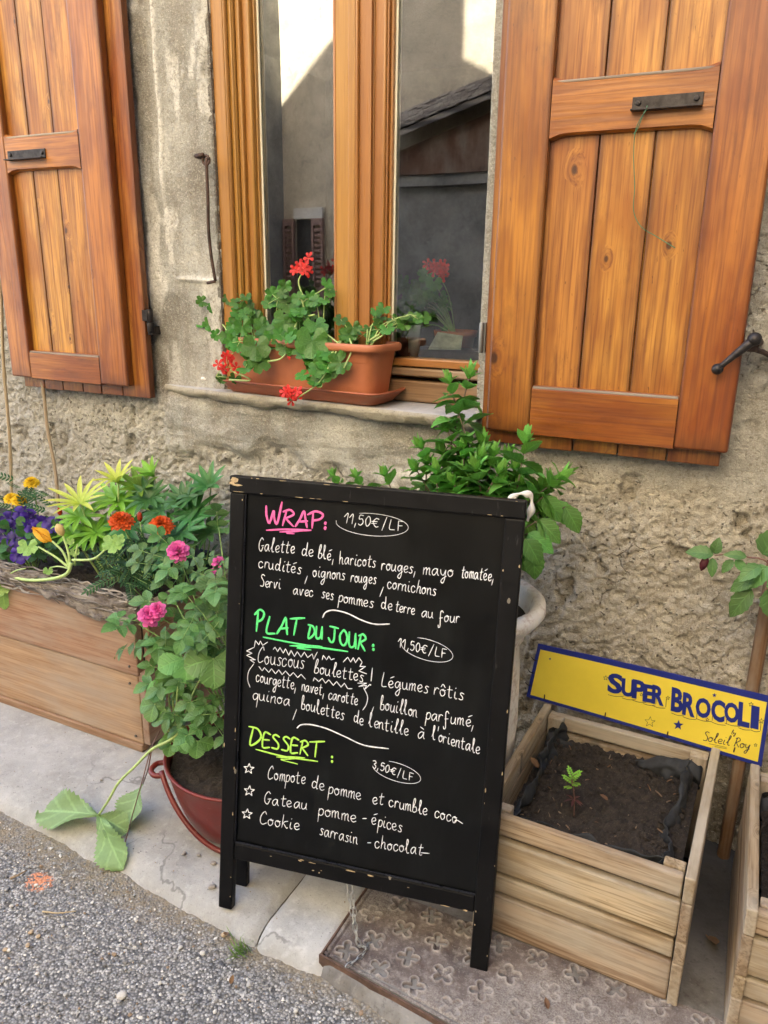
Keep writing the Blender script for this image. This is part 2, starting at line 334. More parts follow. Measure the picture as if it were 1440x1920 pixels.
# cracks
crx=gx+.05*(fbm(gx*7,gz*7,3,91)-.5)*2; crz=gz+.05*(fbm(gx*7,gz*7,3,92)-.5)*2
e1,e2=worley(crx*2.6,crz*2.6,93); crack=0*sstep(.022,.0,e2-e1)*(1-smooth)*sstep(.52,.66,fbm(gx*3,gz*3,2,94))
H=H-crack*.014
# features of the pier: pale vertical trowel ridge, old ledge line, brown stain beside the hook
ridge_x=-1.715+.012*(fbm(gx*0,gz*8,3,95)-.5)
rl=np.exp(-((gx-ridge_x)/.007)**2)*sstep(1.55,1.75,gz+wob*.2)
gl=np.exp(-((gx-ridge_x-.03)/.02)**2)*pier
led=np.exp(-((gz-1.437+.05*(gx+1.62)+.012*wob)/.006)**2)*sstep(-1.70,-1.66,gx)*sstep(-1.52,-1.54,gx)
stain=np.exp(-(((gx+1.585)/.05)**2+((gz-1.72)/.13)**2))*pier
right_edge=sstep(-1.56,-1.53,gx)*pier
H=H+rl*.007+led*.010-right_edge*.004
left_r=sstep(-1.725,-1.76,gx+wob*.03)*pier
H=H+left_r*(.012*(fbm(gx*30,gz*14,3,96)-.5)-.006*sstep(.6,.7,fbm(gx*18,gz*9,3,97)))
white=np.clip(rl*1.2+led*.8+pier*sstep(.56,.68,fbm(gx*18,gz*5,4,98))*.7+np.exp(-(((gx+.83)/.10)**2+((gz-.86)/.07)**2))*sstep(.4,.55,fbm(gx*16,gz*16,3,99))*1.6,0,1)
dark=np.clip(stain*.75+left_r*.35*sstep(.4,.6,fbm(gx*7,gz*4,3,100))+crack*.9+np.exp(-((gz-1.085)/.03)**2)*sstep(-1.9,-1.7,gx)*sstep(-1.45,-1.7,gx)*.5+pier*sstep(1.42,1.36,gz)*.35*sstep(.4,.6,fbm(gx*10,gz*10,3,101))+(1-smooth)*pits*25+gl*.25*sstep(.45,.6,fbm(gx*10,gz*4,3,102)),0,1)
taper=np.clip(np.minimum.reduce([(gx-X0)/.05,(X1-gx)/.05,(Z1-gz)/.05]),0,1); H=H*taper
WX0,WX1,WZ0=-1.526,-.688,1.095
edge=.006*(fbm(gx*0,gz*25,3,103)-.5)*2
ingap=(gx>WX0+edge)&(gx<WX1+edge*.5)&(gz>WZ0)
mask=~(ingap[:-1,:-1]&ingap[1:,1:]&ingap[1:,:-1]&ingap[:-1,1:])
# push the vertices inside the opening back so the border rolls into the jamb
depth=np.where(ingap,.05,0)
P=np.stack([gx,-H+depth,gz],-1)
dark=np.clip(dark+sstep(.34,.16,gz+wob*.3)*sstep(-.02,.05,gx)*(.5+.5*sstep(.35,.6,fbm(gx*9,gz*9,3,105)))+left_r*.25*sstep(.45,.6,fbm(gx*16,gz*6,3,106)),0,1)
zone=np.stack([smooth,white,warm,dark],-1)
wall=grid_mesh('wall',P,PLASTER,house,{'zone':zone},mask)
# reveals and the rest of the facade (rougher sheet further out) + upper wall with the sun-blocking roofline
mb=MB()
for (a,b,c,d) in ((-9,X0+.01,-.3,2.4395),(X1-.01,6,-.3,2.4395),(-9,6,2.44,4.5)): box(mb,(a,.002,c),(b,.25,d))
box(mb,(WX0-.03,.009,WZ0-.05),(-1.5243,.25,2.5)); box(mb,(WX1+.004,.012,WZ0-.05),(WX1+.04,.062,2.5)); box(mb,(-.609,.05,WZ0-.05),(-.60,.25,2.5))
box(mb,(X0,.05,-.3),(WX0-.03,.25,2.43)); box(mb,(-.60,.05,-.3),(X1,.25,2.43)); box(mb,(WX0-.031,.05,-.3),(-.599,.25,WZ0-.02))
put(mb,'outer_wall',PLASTER,house)
TE=math.tan(SUN_EL)*5.8
sil=[(-9,-.3),(-9,2.9+TE),(-5.4,2.9+TE),(-5.03,3.2+TE),(-4.30,3.83+TE),(-4.1,5.6+TE),(-2.99,5.6+TE),(-2.975,3.45+TE),(-2.62,3.26+TE),(-2.6,3.0+TE),(6,3.0+TE),(6,-.3)]  # unseen roofline, shaped so its shadow leaves sunlit patches on the opposite wall
mb=MB(); prism(mb,[(-9,4.45)]+sil[1:-1]+[(6,4.45)],.3,.9); box(mb,(-9,.26,4.2),(6,.9,4.44))
put(mb,'shadow_roofline',PLASTER,house)
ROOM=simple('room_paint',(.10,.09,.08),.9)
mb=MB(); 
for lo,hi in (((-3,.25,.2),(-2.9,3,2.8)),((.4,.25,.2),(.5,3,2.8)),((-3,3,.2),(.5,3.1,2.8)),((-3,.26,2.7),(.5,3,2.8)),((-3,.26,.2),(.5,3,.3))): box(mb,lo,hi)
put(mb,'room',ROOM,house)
# ------------------------------------------------------------------ sill
def concrete(name,a,b,grit=.4,bump=.003):
    t=NT(name); p=t.pos(); n1=t.noise(p,4,6,.65); n2=t.noise(p,40,5,.65); n3=t.noise(p,230,3,.7)
    c=t.mix(t.mapr(n1,.33,.66),a,b); c=t.mix(t.mapr(n2,.52,.7,0,.5),c,tuple(x*1.25 for x in b)); c=t.mix(t.mapr(n3,.28,.42,grit,0),c,tuple(x*.45 for x in a)); c=t.mix(t.mapr(n3,.62,.75,0,grit),c,tuple(min(1,x*1.4) for x in b))
    wp=t.n('VectorMath',_operation='MULTIPLY_ADD',i0=t.n('TexNoise',Vector=p,Scale=7.0,Detail=5.0).outputs['Color'],i1=(.22,.22,.22),i2=p).outputs[0]
    ce=t.voro(wp,2.6,'DISTANCE_TO_EDGE').outputs['Distance']; c=t.mix(t.math('MULTIPLY',t.mapr(ce,.004,.012,.55,0),t.mapr(t.noise(p,3,2),.48,.58)),c,tuple(x*.3 for x in a))
    c=t.mix(t.mapr(t.noise(p,9,6,.7),.54,.72,0,.45),c,tuple(x*.6 for x in a)); n5=t.noise(p,120,3,.7); c=t.mix(t.mapr(n5,.30,.40,grit,0),c,tuple(x*.4 for x in a))
    nb=t.bump(t.math('ADD',t.math('MULTIPLY',n3,.6),n2),bump,.6)
    return t.fin(c,.85,nb)
SILL=concrete('sill_stone',(.36,.35,.34),(.50,.49,.47),.25,.002)
SILLF=concrete('sill_mortar',(.29,.26,.20),(.44,.40,.32),.6,.006)
win_y=.10
ns=150; xs=np.linspace(-1.76,-.657,ns)
prof=[(.18,.000),(.06,.0),(.02,.0),(0,.0),(-.003,-.003),(-.005,-.008),(-.004,-.014),(.002,-.021),(.008,-.028),(.03,-.034)]
Pp=np.zeros((len(prof),ns,3))
fy=np.interp(xs,[-1.76,-1.68,-1.45,-1.0,-.5],[.0,-.028,-.052,-.066,-.075])+.010*(fbm(xs*12,xs*0,4,111)-.5)+.004*(fbm(xs*60,xs*0,3,112)-.5)
for i,(dy,dz) in enumerate(prof):
    ww=.006*(fbm(xs*22+i*5,xs*0+i,4,113)-.5)*(i>=5); z0=np.interp(xs,[-1.76,-.5],[1.109,1.102])
    Pp[i,:,0]=xs; Pp[i,:,1]=np.where(dy>.1,dy,fy+dy*(1 if dy<.05 else 1)+ww); Pp[i,:,2]=z0+dz*(1+.5*(fbm(xs*8,xs*0,3,114)-.5))+ww*.6
    if i>=7: Pp[i,:,2]-= .014*(fbm(xs*14,xs*0+3,4,115)-.3); Pp[i,:,1]+=.006*(fbm(xs*40,xs*0+i,3,116)-.5)
sill=grid_mesh('window_sill',Pp[::-1],SILL,house)
sill.data.materials.append(SILLF)
for pl in sill.data.polygons:
    if pl.normal.z<.8 or sum(sill.data.vertices[v].co.y for v in pl.vertices)/4 < -1: pl.material_index=1
# ------------------------------------------------------------------ window
window=thing('window',None,None); window.parent=house
def fr(name,lo,hi,ax=2,mat=None,bev=.004,parent=None):
    mb=MB(); box(mb,lo,hi,ax); return put(mb,name,mat or W_WIN,parent or window,bev)
ZT=2.50
# fixed frame, stepped mouldings of the left jamb
mb=MB()
for lo,hi in (((-1.524,.018,1.10),(-1.484,.10,ZT)),((-1.4835,.036,1.10),(-1.468,.10,ZT)),((-1.4675,.052,1.10),(-1.452,.10,ZT))): box(mb,lo,hi)
tube(mb,[(-1.487,.030,1.11),(-1.487,.030,ZT)],.009,10); tube(mb,[(-1.472,.047,1.11),(-1.472,.047,ZT)],.007,10)
put(mb,'frame_jamb',W_WIN,window,.004)
mb=MB(); box(mb,(-.65,.06,1.10),(-.61,.16,ZT)); put(mb,'frame_jamb',W_WIN,window,.004)
# weather board and bottom rails
mb=MB(); box(mb,(-1.46,.085,1.106),(-.655,.15,1.168),0); put(mb,'weather_board',W_WINOLD,window,.006)
mb=MB(); box(mb,(-1.46,.072,1.182),(-.655,.15,1.205),0); put(mb,'drip_rail',W_WINOLD,window,.006)
BEAD=simple('gasket',(.78,.74,.60),.5,.06); DGAP=simple('spacer',(.05,.05,.05),.5,.1)
GL=NT('window_glass'); tr=GL.n('BsdfTransparent',Color=(.93,.95,.94,1)); gg=GL.n('BsdfGlossy',Color=(1,1,1,1),Roughness=.004)
wv=GL.noise(GL.n('TexCoord').outputs['Object'],2.2,1); nb=GL.bump(wv,.0012,.35); GL.L(nb,gg.inputs['Normal'])
fz=GL.n('Fresnel',IOR=1.5); fac=GL.math('MULTIPLY',fz.outputs[0],3.0,clamp=True); mx=GL.n('MixShader',Fac=fac); GL.L(tr.outputs[0],mx.inputs[1]); GL.L(gg.outputs[0],mx.inputs[2]); GL.L(mx.outputs[0],GL.out.inputs[0]); GLASS=GL.m
def sash(xa,xb,la,lb):
    """stiles la wide (left) and lb wide (right); glass between"""
    s=thing('sash',None,None); s.parent=window
    mb=MB(); box(mb,(xa,.066,1.209),(xa+la*.55,.13,ZT)); box(mb,(xa+la*.55+.0005,.073,1.209),(xa+la*.8,.13,ZT)); box(mb,(xa+la*.8+.0005,.082,1.209),(xa+la,.13,ZT)); 
    tube(mb,[(xa+la*.58,.072,1.21),(xa+la*.58,.072,ZT)],.006,10)
    box(mb,(xb-lb,.070,1.209),(xb,.13,ZT)); box(mb,(xa+la,.072,1.2095),(xb-lb,.13,1.232),0)
    put(mb,'sash_frame',W_WIN,s,.003)
    mb=MB(); 
    for k,(y0,y1,off) in enumerate(((.094,.099,.006),(.106,.111,.005),(.117,.121,.004))): box(mb,(xa+la-.001,y0,1.232),(xa+la+off,y1,ZT))
    put(mb,'gasket',BEAD,s)
    mb=MB(); box(mb,(xa+la-.001,.0995,1.232),(xa+la+.003,.1055,ZT)); put(mb,'spacer',DGAP,s)
    mb=MB(); box(mb,(xa+la-.002,.1000,1.225),(xb-lb+.002,.1010,ZT)); put(mb,'glass_pane',GLASS,s)
    return s
sash(-1.4515,-1.115,.030,.045)
sash(-1.034,-.651,.048,.048)
mb=MB(); box(mb,(-1.150,.050,1.209),(-1.100,.0655,ZT)); box(mb,(-1.0995,.040,1.209),(-1.078,.0655,ZT)); box(mb,(-1.0775,.052,1.209),(-1.036,.0655,ZT)); tube(mb,[(-1.146,.052,1.21),(-1.146,.052,ZT)],.005,8); tube(mb,[(-1.076,.047,1.21),(-1.076,.047,ZT)],.006,8)
box(mb,(-1.114,.066,1.209),(-1.0345,.13,ZT)); put(mb,'cover_strip',W_WIN,window,.003)
# ------------------------------------------------------------------ shutters
def shutter(bx0,bx1,bz0,fx0,fx1,fz0,sl_,sr,rail0,rail1,brail,panel_cuts,back_cuts,hx0,hx1,hz,flip):
    s=thing('shutter',None,None,(bx0 if flip else bx1,-.02,bz0)); s.parent=house
    YB0,YB1=-.045,-.02; YF0,YF1=-.076,-.0455; TOP=2.70
    mb=MB(); cuts=[bx0]+back_cuts+[bx1]
    for a,b in zip(cuts[:-1],cuts[1:]): box(mb,(a+.002,YB0+random.uniform(0,.001),bz0+random.uniform(-.002,.002)),(b-.0015,YB1,TOP))
    put(mb,'plank_backing',W_SHUT2,s,.002)
    mb=MB(); cuts=[fx0+sl_-.004]+panel_cuts+[fx1-sr+.004]
    for a,b in zip(cuts[:-1],cuts[1:]): box(mb,(a+.0016,-.0545-random.uniform(0,.0018),fz0+.05),(b-.0016,-.0456,TOP))
    put(mb,'board_panel',W_SHUT2,s,.0022)
    for a,b in ((fx0,fx0+sl_),(fx1-sr,fx1)):
        mb=MB(); box(mb,(a,YF0,fz0),(b,YF1,TOP)); put(mb,'stile',W_SHUT,s,.006)
    def rail(z0,z1,arch,name='rail'):
        mb=MB(); n=16; a=fx0+sl_+.0006; b=fx1-sr-.0006; vs_=[];gc=[];fs=[]; off=random.uniform(0,9)
        for i in range(n+1):
            x=a+(b-a)*i/n; e=min(x-a,b-x); c=arch*math.exp(-(e/.018)**2)*1.0
            ch=.010
            for (y,z) in ((YF0+.0005,z0-c),(YF0+.0005,z1+c*.8),(YF0+ch,z1+c*.8+ch*.8),(YF1,z1+c*.8+ch*.9),(YF1,z0-c-ch*.5),(YF0+ch,z0-c-ch*.4)):
                vs_.append((x,y,z)); gc.append((z+off,y,x+off))
        for i in range(n):
            for k in range(6): fs.append((i*6+k,(i+1)*6+k,(i+1)*6+(k+1)%6,i*6+(k+1)%6))
        mb.add(vs_,fs,gc,.5); 
        return put(mb,name,W_SHUT,s)
    rail(fz0+.0,fz0+brail,0.0); rail(rail0,rail1,.010)
    # sun-bleached chamfer strips on top of the rails
    for z in (fz0+brail,rail1): mb=MB(); box(mb,(fx0+sl_+.002,-.0745,z+.001),(fx1-sr-.002,-.055,z+.0075),0); put(mb,'chamfer_strip',W_GREY,s,.002)
    # iron pull handle: plate, upturned lip, two screws
    hd=thing('handle',None,None); hd.parent=s; hd.location=(0,0,0)
    mb=MB(); box(mb,(hx0,-.0795,hz-.013),(hx1,-.0765,hz+.013)); box(mb,(hx0,-.098,hz-.016),(hx1,-.0765,hz-.0125))
    for x in (hx0+.013,hx1-.013):
        tube(mb,[(x,-.0795,hz+.001),(x,-.083,hz+.001)],(.0062,.005),10)
    put(mb,'handle_plate',MTL_DK,hd,.0008)
    return s
zl0=aty(20,322,-.076).z; zl1=aty(144,249,-.076).z
sR=shutter(-.654,-.066,1.040,-.630,-.052,1.078,.114,.118,1.768,1.868,.113,[-.405,-.285],[-.52,-.41,-.30,-.185],-.338,-.195,1.815,True)
sL=shutter(-2.372,-1.786,1.063,-2.392,-1.850,1.101,.10,.118,zl0+.006,zl1,.085,[-2.20,-2.09],[-2.27,-2.18,-2.085,-2.0,-1.905],aty(14,292,-.08).x,aty(84,287,-.08).x,aty(50,289,-.08).z,False)
sR['label']='right shutter with a green wire hanging from its iron handle'; sL['label']='left shutter standing open over the flower planter'
# hinges
def hinge(x,z,sx,parent):
    mb=MB(); tube(mb,[(x,-.034,z-.006),(x,-.034,z+.034)],.010,14); tube(mb,[(x,-.034,z-.032),(x,-.034,z-.007)],.011,14); tube(mb,[(x,-.034,z-.040),(x,-.034,z-.032)],(.007,.011),14)
    box(mb,(x-.022*(sx<0),-.046,z-.002),(x+.022*(sx>0),-.040,z+.032)); box(mb,(x-.010,-.038,z-.045),(x+.008,.03,z-.018))
    put(mb,'hinge',MTL_DK,parent,.001)
hinge(-1.774,1.312,-1,sL)
mb=MB(); box(mb,(-.664,-.043,1.27),(-.654,-.018,1.345)); tube(mb,[(-.664,-.048,1.27),(-.664,-.048,1.345)],.006,10); put(mb,'hinge',simple('grey_steel',(.25,.25,.25),.45,.1,60,0,.6),sR,.001) 
# wire hanging on the right handle
wire=[aty(*p,-.088) for p in ((1214,198),(1206,215),(1196,240),(1188,252))]
w2=[aty(*p,y) for *p,y in ((1212,205,-.1),(1193,240,-.09),(1188,290,-.082),(1190,350,-.082),(1188,395,-.083),(1202,425,-.084),(1230,443,-.086),(1266,465,-.09))]
G_WIRE=simple('green_wire',(.06,.16,.08),.5,.2)
mb=MB(); tube(mb,spline(wire,4),.0013,6); tube(mb,spline(w2,6),.0011,6); o=mb.build('garden_wire',G_WIRE); tag(o,'thin green wire hanging from the iron handle of the right shutter','wire')
# wall hook (window stay) on the pier
hk=[aty(*p,-.03) for p in ((387,296),(388,330),(390,380),(391,430),(396,480),(404,527))]
mb=MB(); tube(mb,spline(hk,5),.0048,8); e=hk[-1]; tube(mb,[e,e+V(-.006,-.002,-.002),e+V(-.028,-.004,-.006)],.0045,8)
c=aty(386,296,-.03); tube(mb,[c+V(.012*math.cos(a),0,.012*math.sin(a)-.006) for a in [i*2*math.pi/14 for i in range(15)]],.004,6)
put(mb,'window_hook',MTL_RUST,house)
mb=MB(); c=aty(384,293,-.02); tube(mb,[c+V(-.028,.03,0),c+V(-.022,-.012,0),c+V(.008,-.018,.001)],.006,8); put(mb,'hook_staple',MTL_RUST,house)
# shutter catch at the right edge (turning lever with ball ends on a wall pin)
ct=thing('shutter_catch',None,None); ct.parent=house
a=aty(1415,636,-.095); b=aty(1345,692,-.10); mb=MB(); d=(b-a)
tube(mb,[a,a+d*.25,a+d*.55,a+d*.85,b],[.011,.010,.008,.006,.008],12)
for p,r in ((a,.015),(b,.0125)): tube(mb,[p+d.normalized()*r*math.cos(t) for t in [math.pi*i/8 for i in range(9)]][::-1],[max(.001,r*math.sin(math.pi*i/8)) for i in range(9)],12)
put(mb,'lever',MTL_DK,ct)
mb=MB(); tube(mb,[a+V(0,.0,0),a+V(.005,.06,-.01),a+V(.01,.10,-.012)],.009,10); box(mb,tuple(a+V(-.012,.012,-.028)),tuple(a+V(.010,.035,.010))); tube(mb,[a+V(-.01,.03,-.02),a+V(.02,.05,-.03),a+V(.05,.06,-.045)],.006,8); put(mb,'wall_pin',MTL_RUST,ct,.001)
# ------------------------------------------------------------------ ground
def road_mat():
    t=NT('asphalt'); p=t.pos(); v=t.voro(p,165); v2=t.voro(p,80); n1=t.noise(p,5,5,.65); n3=t.noise(p,420,3,.7)
    r1=t.n('SeparateColor',Color=v.outputs['Color']).outputs[0]; r2=t.n('SeparateColor',Color=v2.outputs['Color']).outputs[0]
    c=t.mix(r1,(.22,.22,.225),(.46,.455,.45)); c=t.mix(t.math('GREATER_THAN',r1,.84),c,(.66,.65,.63)); c=t.mix(t.math('LESS_THAN',r1,.20),c,(.10,.10,.105))
    big=t.math('MULTIPLY',t.math('GREATER_THAN',r2,.72),t.mapr(v2.outputs['Distance'],.30,.42,1,0)); c=t.mix(big,c,t.mix(t.mapr(r2,.72,1),(.34,.34,.35),(.68,.66,.62)))
    gap=t.mapr(v.outputs['Distance'],.40,.66,0,.8); c=t.mix(t.math('MULTIPLY',gap,t.math('SUBTRACT',1.0,big)),c,(.06,.06,.062))
    c=t.mix(t.mapr(n1,.4,.7,0,.25),c,(.38,.36,.33)); c=t.mix(t.mapr(n3,.35,.7,.25,0),c,(.05,.05,.05))
    sp=t.n('SeparateXYZ',Vector=p)                                # sandy dirt gathered along the kerb
    ysand=t.math('ADD',sp.outputs[1],t.math('MULTIPLY',t.noise(p,14,4,.6),.10)); c=t.mix(t.math('MULTIPLY',t.mapr(ysand,-.84,-.775),t.mapr(t.noise(p,60,3),.35,.6,.3,1)),c,(.24,.20,.14))
    dx=t.n('VectorMath',_operation='SUBTRACT',i0=p,i1=(-1.470,-.886,-.03)).outputs[0]; dd=t.n('VectorMath',_operation='LENGTH',i0=t.n('VectorMath',_operation='ADD',i0=t.vec(dx,(1,1.25,0)),i1=t.vec(t.n('TexNoise',Vector=p,Scale=60.0).outputs['Color'],(.03,.03,0))).outputs[0])
    c=t.mix(t.math('MULTIPLY',t.mapr(dd.outputs['Value'],.034,.042,.85,0),t.mapr(t.noise(p,110,3),.42,.5)),c,(.75,.28,.13))
    h=t.math('SUBTRACT',t.math('MULTIPLY',n3,.25),v.outputs['Distance']); h=t.math('ADD',h,t.math('MULTIPLY',big,.5))
    return t.fin(c,t.mapr(r1,0,1,.55,.9),t.bump(h,.004,.8))
ROAD=road_mat()
rx,ry=np.meshgrid(np.linspace(-2.6,.3,420),np.linspace(-1.75,-.70,220))
a1,a2=worley(rx*62,ry*62,201)
rz=-.040+.007*(fbm(rx*5,ry*5,4,202)-.5)+.0035*(.5-a1)+.003*(fbm(rx*60,ry*60,2,203)-.5)
tp=np.clip(np.minimum.reduce([(rx+2.6)/.08,(.3-rx)/.08,(ry+1.75)/.08]),0,1)
road=grid_mesh('road',np.stack([rx,ry,-.040+(rz+.040)*tp],-1),ROAD); road['kind']='structure'
mb=MB()
for x0,x1,y0,y1 in ((-60,-2.6,-5.0,-.70),(.3,60,-5.0,-.70),(-2.6,.3,-5.0,-1.75)): mb.add([(x0,y0,-.0405),(x1,y0,-.0405),(x1,y1,-.0405),(x0,y1,-.0405)],[(0,1,2,3)])
o=mb.build('street',ROAD); o['kind']='structure'
EARTH=concrete('earth',(.10,.08,.06),(.17,.14,.10)); mb=MB(); mb.add([(-150,-150,-.35),(150,-150,-.35),(150,150,-.35),(-150,150,-.35)],[(0,1,2,3)]); mb.build('ground',EARTH)['kind']='structure'
# pavement slabs with a rounded, worn edge
CONC=concrete('pavement_concrete',(.30,.295,.28),(.44,.435,.42),.35,.0025)
CONC2=concrete('pavement_concrete_pale',(.35,.35,.34),(.50,.50,.49),.3,.0025)
def slab(name,xa,xb,yfun,mat,zt=0.0,seed=0,ya=.06,rs=1.0):
    n=int((xb-xa)/.008)+2; xs=np.linspace(xa,xb,n); prof=[(.000,-.060),(.004,-.046),(.010,-.034),(.020,-.021),(.034,-.010),(.052,-.003),(.075,0)]
    ys=[('p',*q) for q in prof]+[('y',v) for v in np.linspace(.12,1,90)]
    P=np.zeros((len(ys),n,3)); f=yfun(xs)
    for i,q in enumerate(ys):
        if q[0]=='p': y=f+q[1]*rs; z=np.full(n,q[2])
        else: y=(f+.075*rs)+(ya-(f+.075*rs))*((q[1]-.12)/.88*1.0) ; z=np.zeros(n); y=y+ (0.004 if q[1]==.12 else 0)
        P[i,:,0]=xs; P[i,:,1]=y; P[i,:,2]=zt+z
    w_=fbm(P[...,0]*9,P[...,1]*9,4,seed+301)-.5; w3=fbm(P[...,0]*45,P[...,1]*45,3,seed+302)-.5
    fr_=np.zeros(len(ys)); fr_[:7]=[1,1,1,1,.8,.5,.25]
    P[...,1]+= (fr_[:,None]*(w_*.022+w3*.007)); P[...,2]+=w_*.005+w3*.0022-fr_[:,None]*np.abs(w_)*.012
    ends=np.minimum(xs-xa,xb-xs); P[...,2]-=(.012*np.exp(-(ends/.010)**2))[None,:]
    o=grid_mesh(name,P,mat); o['kind']='structure'; return o
kf=lambda x: np.interp(x,[-6,-1.80,-1.317,-.87,-.70,-.5,-.3,.6],[-.72,-.768,-.79,-.826,-.826,-.845,-.868,-.97])
slab('pavement',-3.4,-.876,kf,CONC,0,1)
slab('pavement_slab',-.872,-.700,kf,CONC2,.002,2)
CONC3=NT('shaded_concrete'); p=CONC3.pos(); n1=CONC3.noise(p,5,6,.65); n2=CONC3.noise(p,45,5,.7); c=CONC3.mix(CONC3.mapr(n1,.35,.62),(.10,.09,.08),(.27,.26,.245)); c=CONC3.mix(CONC3.mapr(n2,.3,.45,.6,0),c,(.05,.04,.035)); c=CONC3.mix(CONC3.mapr(n2,.58,.7,0,.4),c,(.38,.36,.33)); yw=CONC3.math('ADD',CONC3.n('SeparateXYZ',Vector=p).outputs[1],CONC3.math('MULTIPLY',n1,.25)); c=CONC3.mix(CONC3.mapr(yw,-.40,-.12,0,.8),c,(.030,.026,.022)); CONC3=CONC3.fin(c,.85,CONC3.bump(n2,.004,.6))  # concrete mottle, with the crate-gap shade painted darker towards the wall
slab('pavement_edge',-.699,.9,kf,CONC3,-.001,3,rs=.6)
mb=MB(); box(mb,(-60,-.75,-.06),(-3.39,.1,-.001)); box(mb,(.89,-.9,-.06),(60,.1,-.004)); o=mb.build('far_pavement',CONC); o['kind']='structure'
# rusty cast iron cover plate with X-shaped recesses
def iron():
    t=NT('rusty_plate'); p=t.pos(); n1=t.noise(p,7,5,.65); n2=t.noise(p,45,5,.7); n3=t.noise(p,260,3,.7); g=t.attr('zone'); s=t.n('SeparateColor',Color=g.outputs['Color'])
    c=t.mix(t.mapr(n1,.35,.65),(.085,.066,.060),(.175,.140,.125)); c=t.mix(t.mapr(n2,.5,.68,0,.65),c,(.36,.32,.29)); c=t.mix(t.mapr(n2,.30,.44,.6,0),c,(.10,.055,.04))
    c=t.mix(t.math('MULTIPLY',s.outputs[0],t.mapr(n2,.3,.6,.55,1)),c,(.075,.055,.055)); c=t.mix(t.math('MULTIPLY',s.outputs[1],t.mapr(n2,.35,.6,.2,.9)),c,(.46,.42,.38)); c=t.mix(t.math('MULTIPLY',s.outputs[2],t.mapr(n3,.35,.6)),c,(.40,.375,.34))
    c=t.mix(t.mapr(n3,.60,.72,0,.6),c,(.45,.42,.38))
    return t.fin(c,.72,t.bump(t.math('ADD',n2,t.math('MULTIPLY',n3,.4)),.0025,.7))
plate=thing('cover_plate','rusty iron cover plate with X shaped recesses set in the pavement under the chalkboard','cover plate',(-.35,-.60,0))
th=-.03; PX0,PX1,PY0,PY1=-.70,.72,-.80,-.575
u_=np.linspace(-.705,.72,700); v_=np.linspace(-.79,-.56,150); uu,vv=np.meshgrid(u_,v_); 
SK=lambda x,v: .10*(x+.71)*sstep(-.55,-.80,v)
yy=vv-SK(uu,vv)
crossm=np.zeros_like(uu); rimm=np.zeros_like(uu)
k=0
pat=[]
for j,yv in enumerate(np.arange(-.758,-.56,.058)):
    for i,xv in enumerate(np.arange(-.66,.72,.086)):
        pat.append((xv+(.043 if j%2 else 0)+random.uniform(-.003,.003),yv+random.uniform(-.003,.003),rad(45+12)+random.uniform(-.12,.12) if (i+j)%2 else rad(20)+random.uniform(-.12,.12)))
for xv,yv,an in pat:
    yv2=yv-float(SK(xv,np.array(yv)))
    dx=uu-xv; dy=yy-yv2; m=(np.abs(dx)<.05)&(np.abs(dy)<.05)
    X=dx[m]*math.cos(an)+dy[m]*math.sin(an); Y=-dx[m]*math.sin(an)+dy[m]*math.cos(an)
    R=.0235; wd=.0042+.0024*np.minimum(np.hypot(X,Y)/R,1)
    sd=np.minimum(np.hypot(np.maximum(np.abs(X)-R+.007,0),Y)-wd,np.hypot(np.maximum(np.abs(Y)-R+.007,0),X)-wd)
    crossm[m]=np.maximum(crossm[m],sstep(.0015,-.0015,sd)); rimm[m]=np.maximum(rimm[m],np.exp(-((sd-.003)/.0022)**2))
fill=sstep(.42,.60,fbm(uu*7,yy*7,4,401)); fill=np.maximum(fill,sstep(-.05,.15,uu)*.8)
crossd=crossm*(1-.9*fill)
edge_=np.exp(-((uu+.705)/.006)**2)*0+sstep(.004,.0,np.abs(uu+.695))
zz=.003-.0055*crossd+.0035*rimm*(1-.6*fill)+.004*(fbm(uu*12,yy*12,4,402)-.5)+.002*(fbm(uu*70,yy*70,2,403)-.5)-.006*sstep(.003,0,np.abs(uu+.694))-.006*sstep(.004,0,np.abs(vv+.778))-.012*sstep(-.5,-1.0,vv/.842*1.0)*0
zone=np.stack([np.clip(crossd*.8+sstep(.005,0,np.abs(uu+.694))+sstep(.004,0,np.abs(vv+.778)),0,1),rimm*.8,fill*.55,np.ones_like(uu)],-1)
IRON=iron(); l=V(-.35,-.60,0)
o=grid_mesh('plate',np.stack([uu-l.x,yy-l.y,zz-l.z],-1),IRON,plate,{'zone':zone})
RUST2=simple('rusty_angle_iron',(.12,.07,.05),.7,.45,40,.002)
def barq(a,b,w_,h_,mb):
    a=V(*a);b=V(*b);d=(b-a).normalized();s=V(-d.y,d.x,0)*w_; vs_=[]
    for p in (a,b):
        for q in (V(0,0,0),s): vs_+= [p+q+V(0,0,-h_),p+q]
    mb.add(vs_,BF)
yf=lambda x: -.79-.10*(x+.71)
mb=MB(); barq((-.712,yf(-.705)-.004,.0045),(.72,yf(.72)-.004,.0045),-.005,.03,mb); put(mb,'frame_edge',RUST2,plate)
mb=MB(); barq((-.7065,-.56,.0045),(-.7065,yf(-.705)-.004,.0045),-.0045,.05,mb); put(mb,'frame_edge',RUST2,plate)
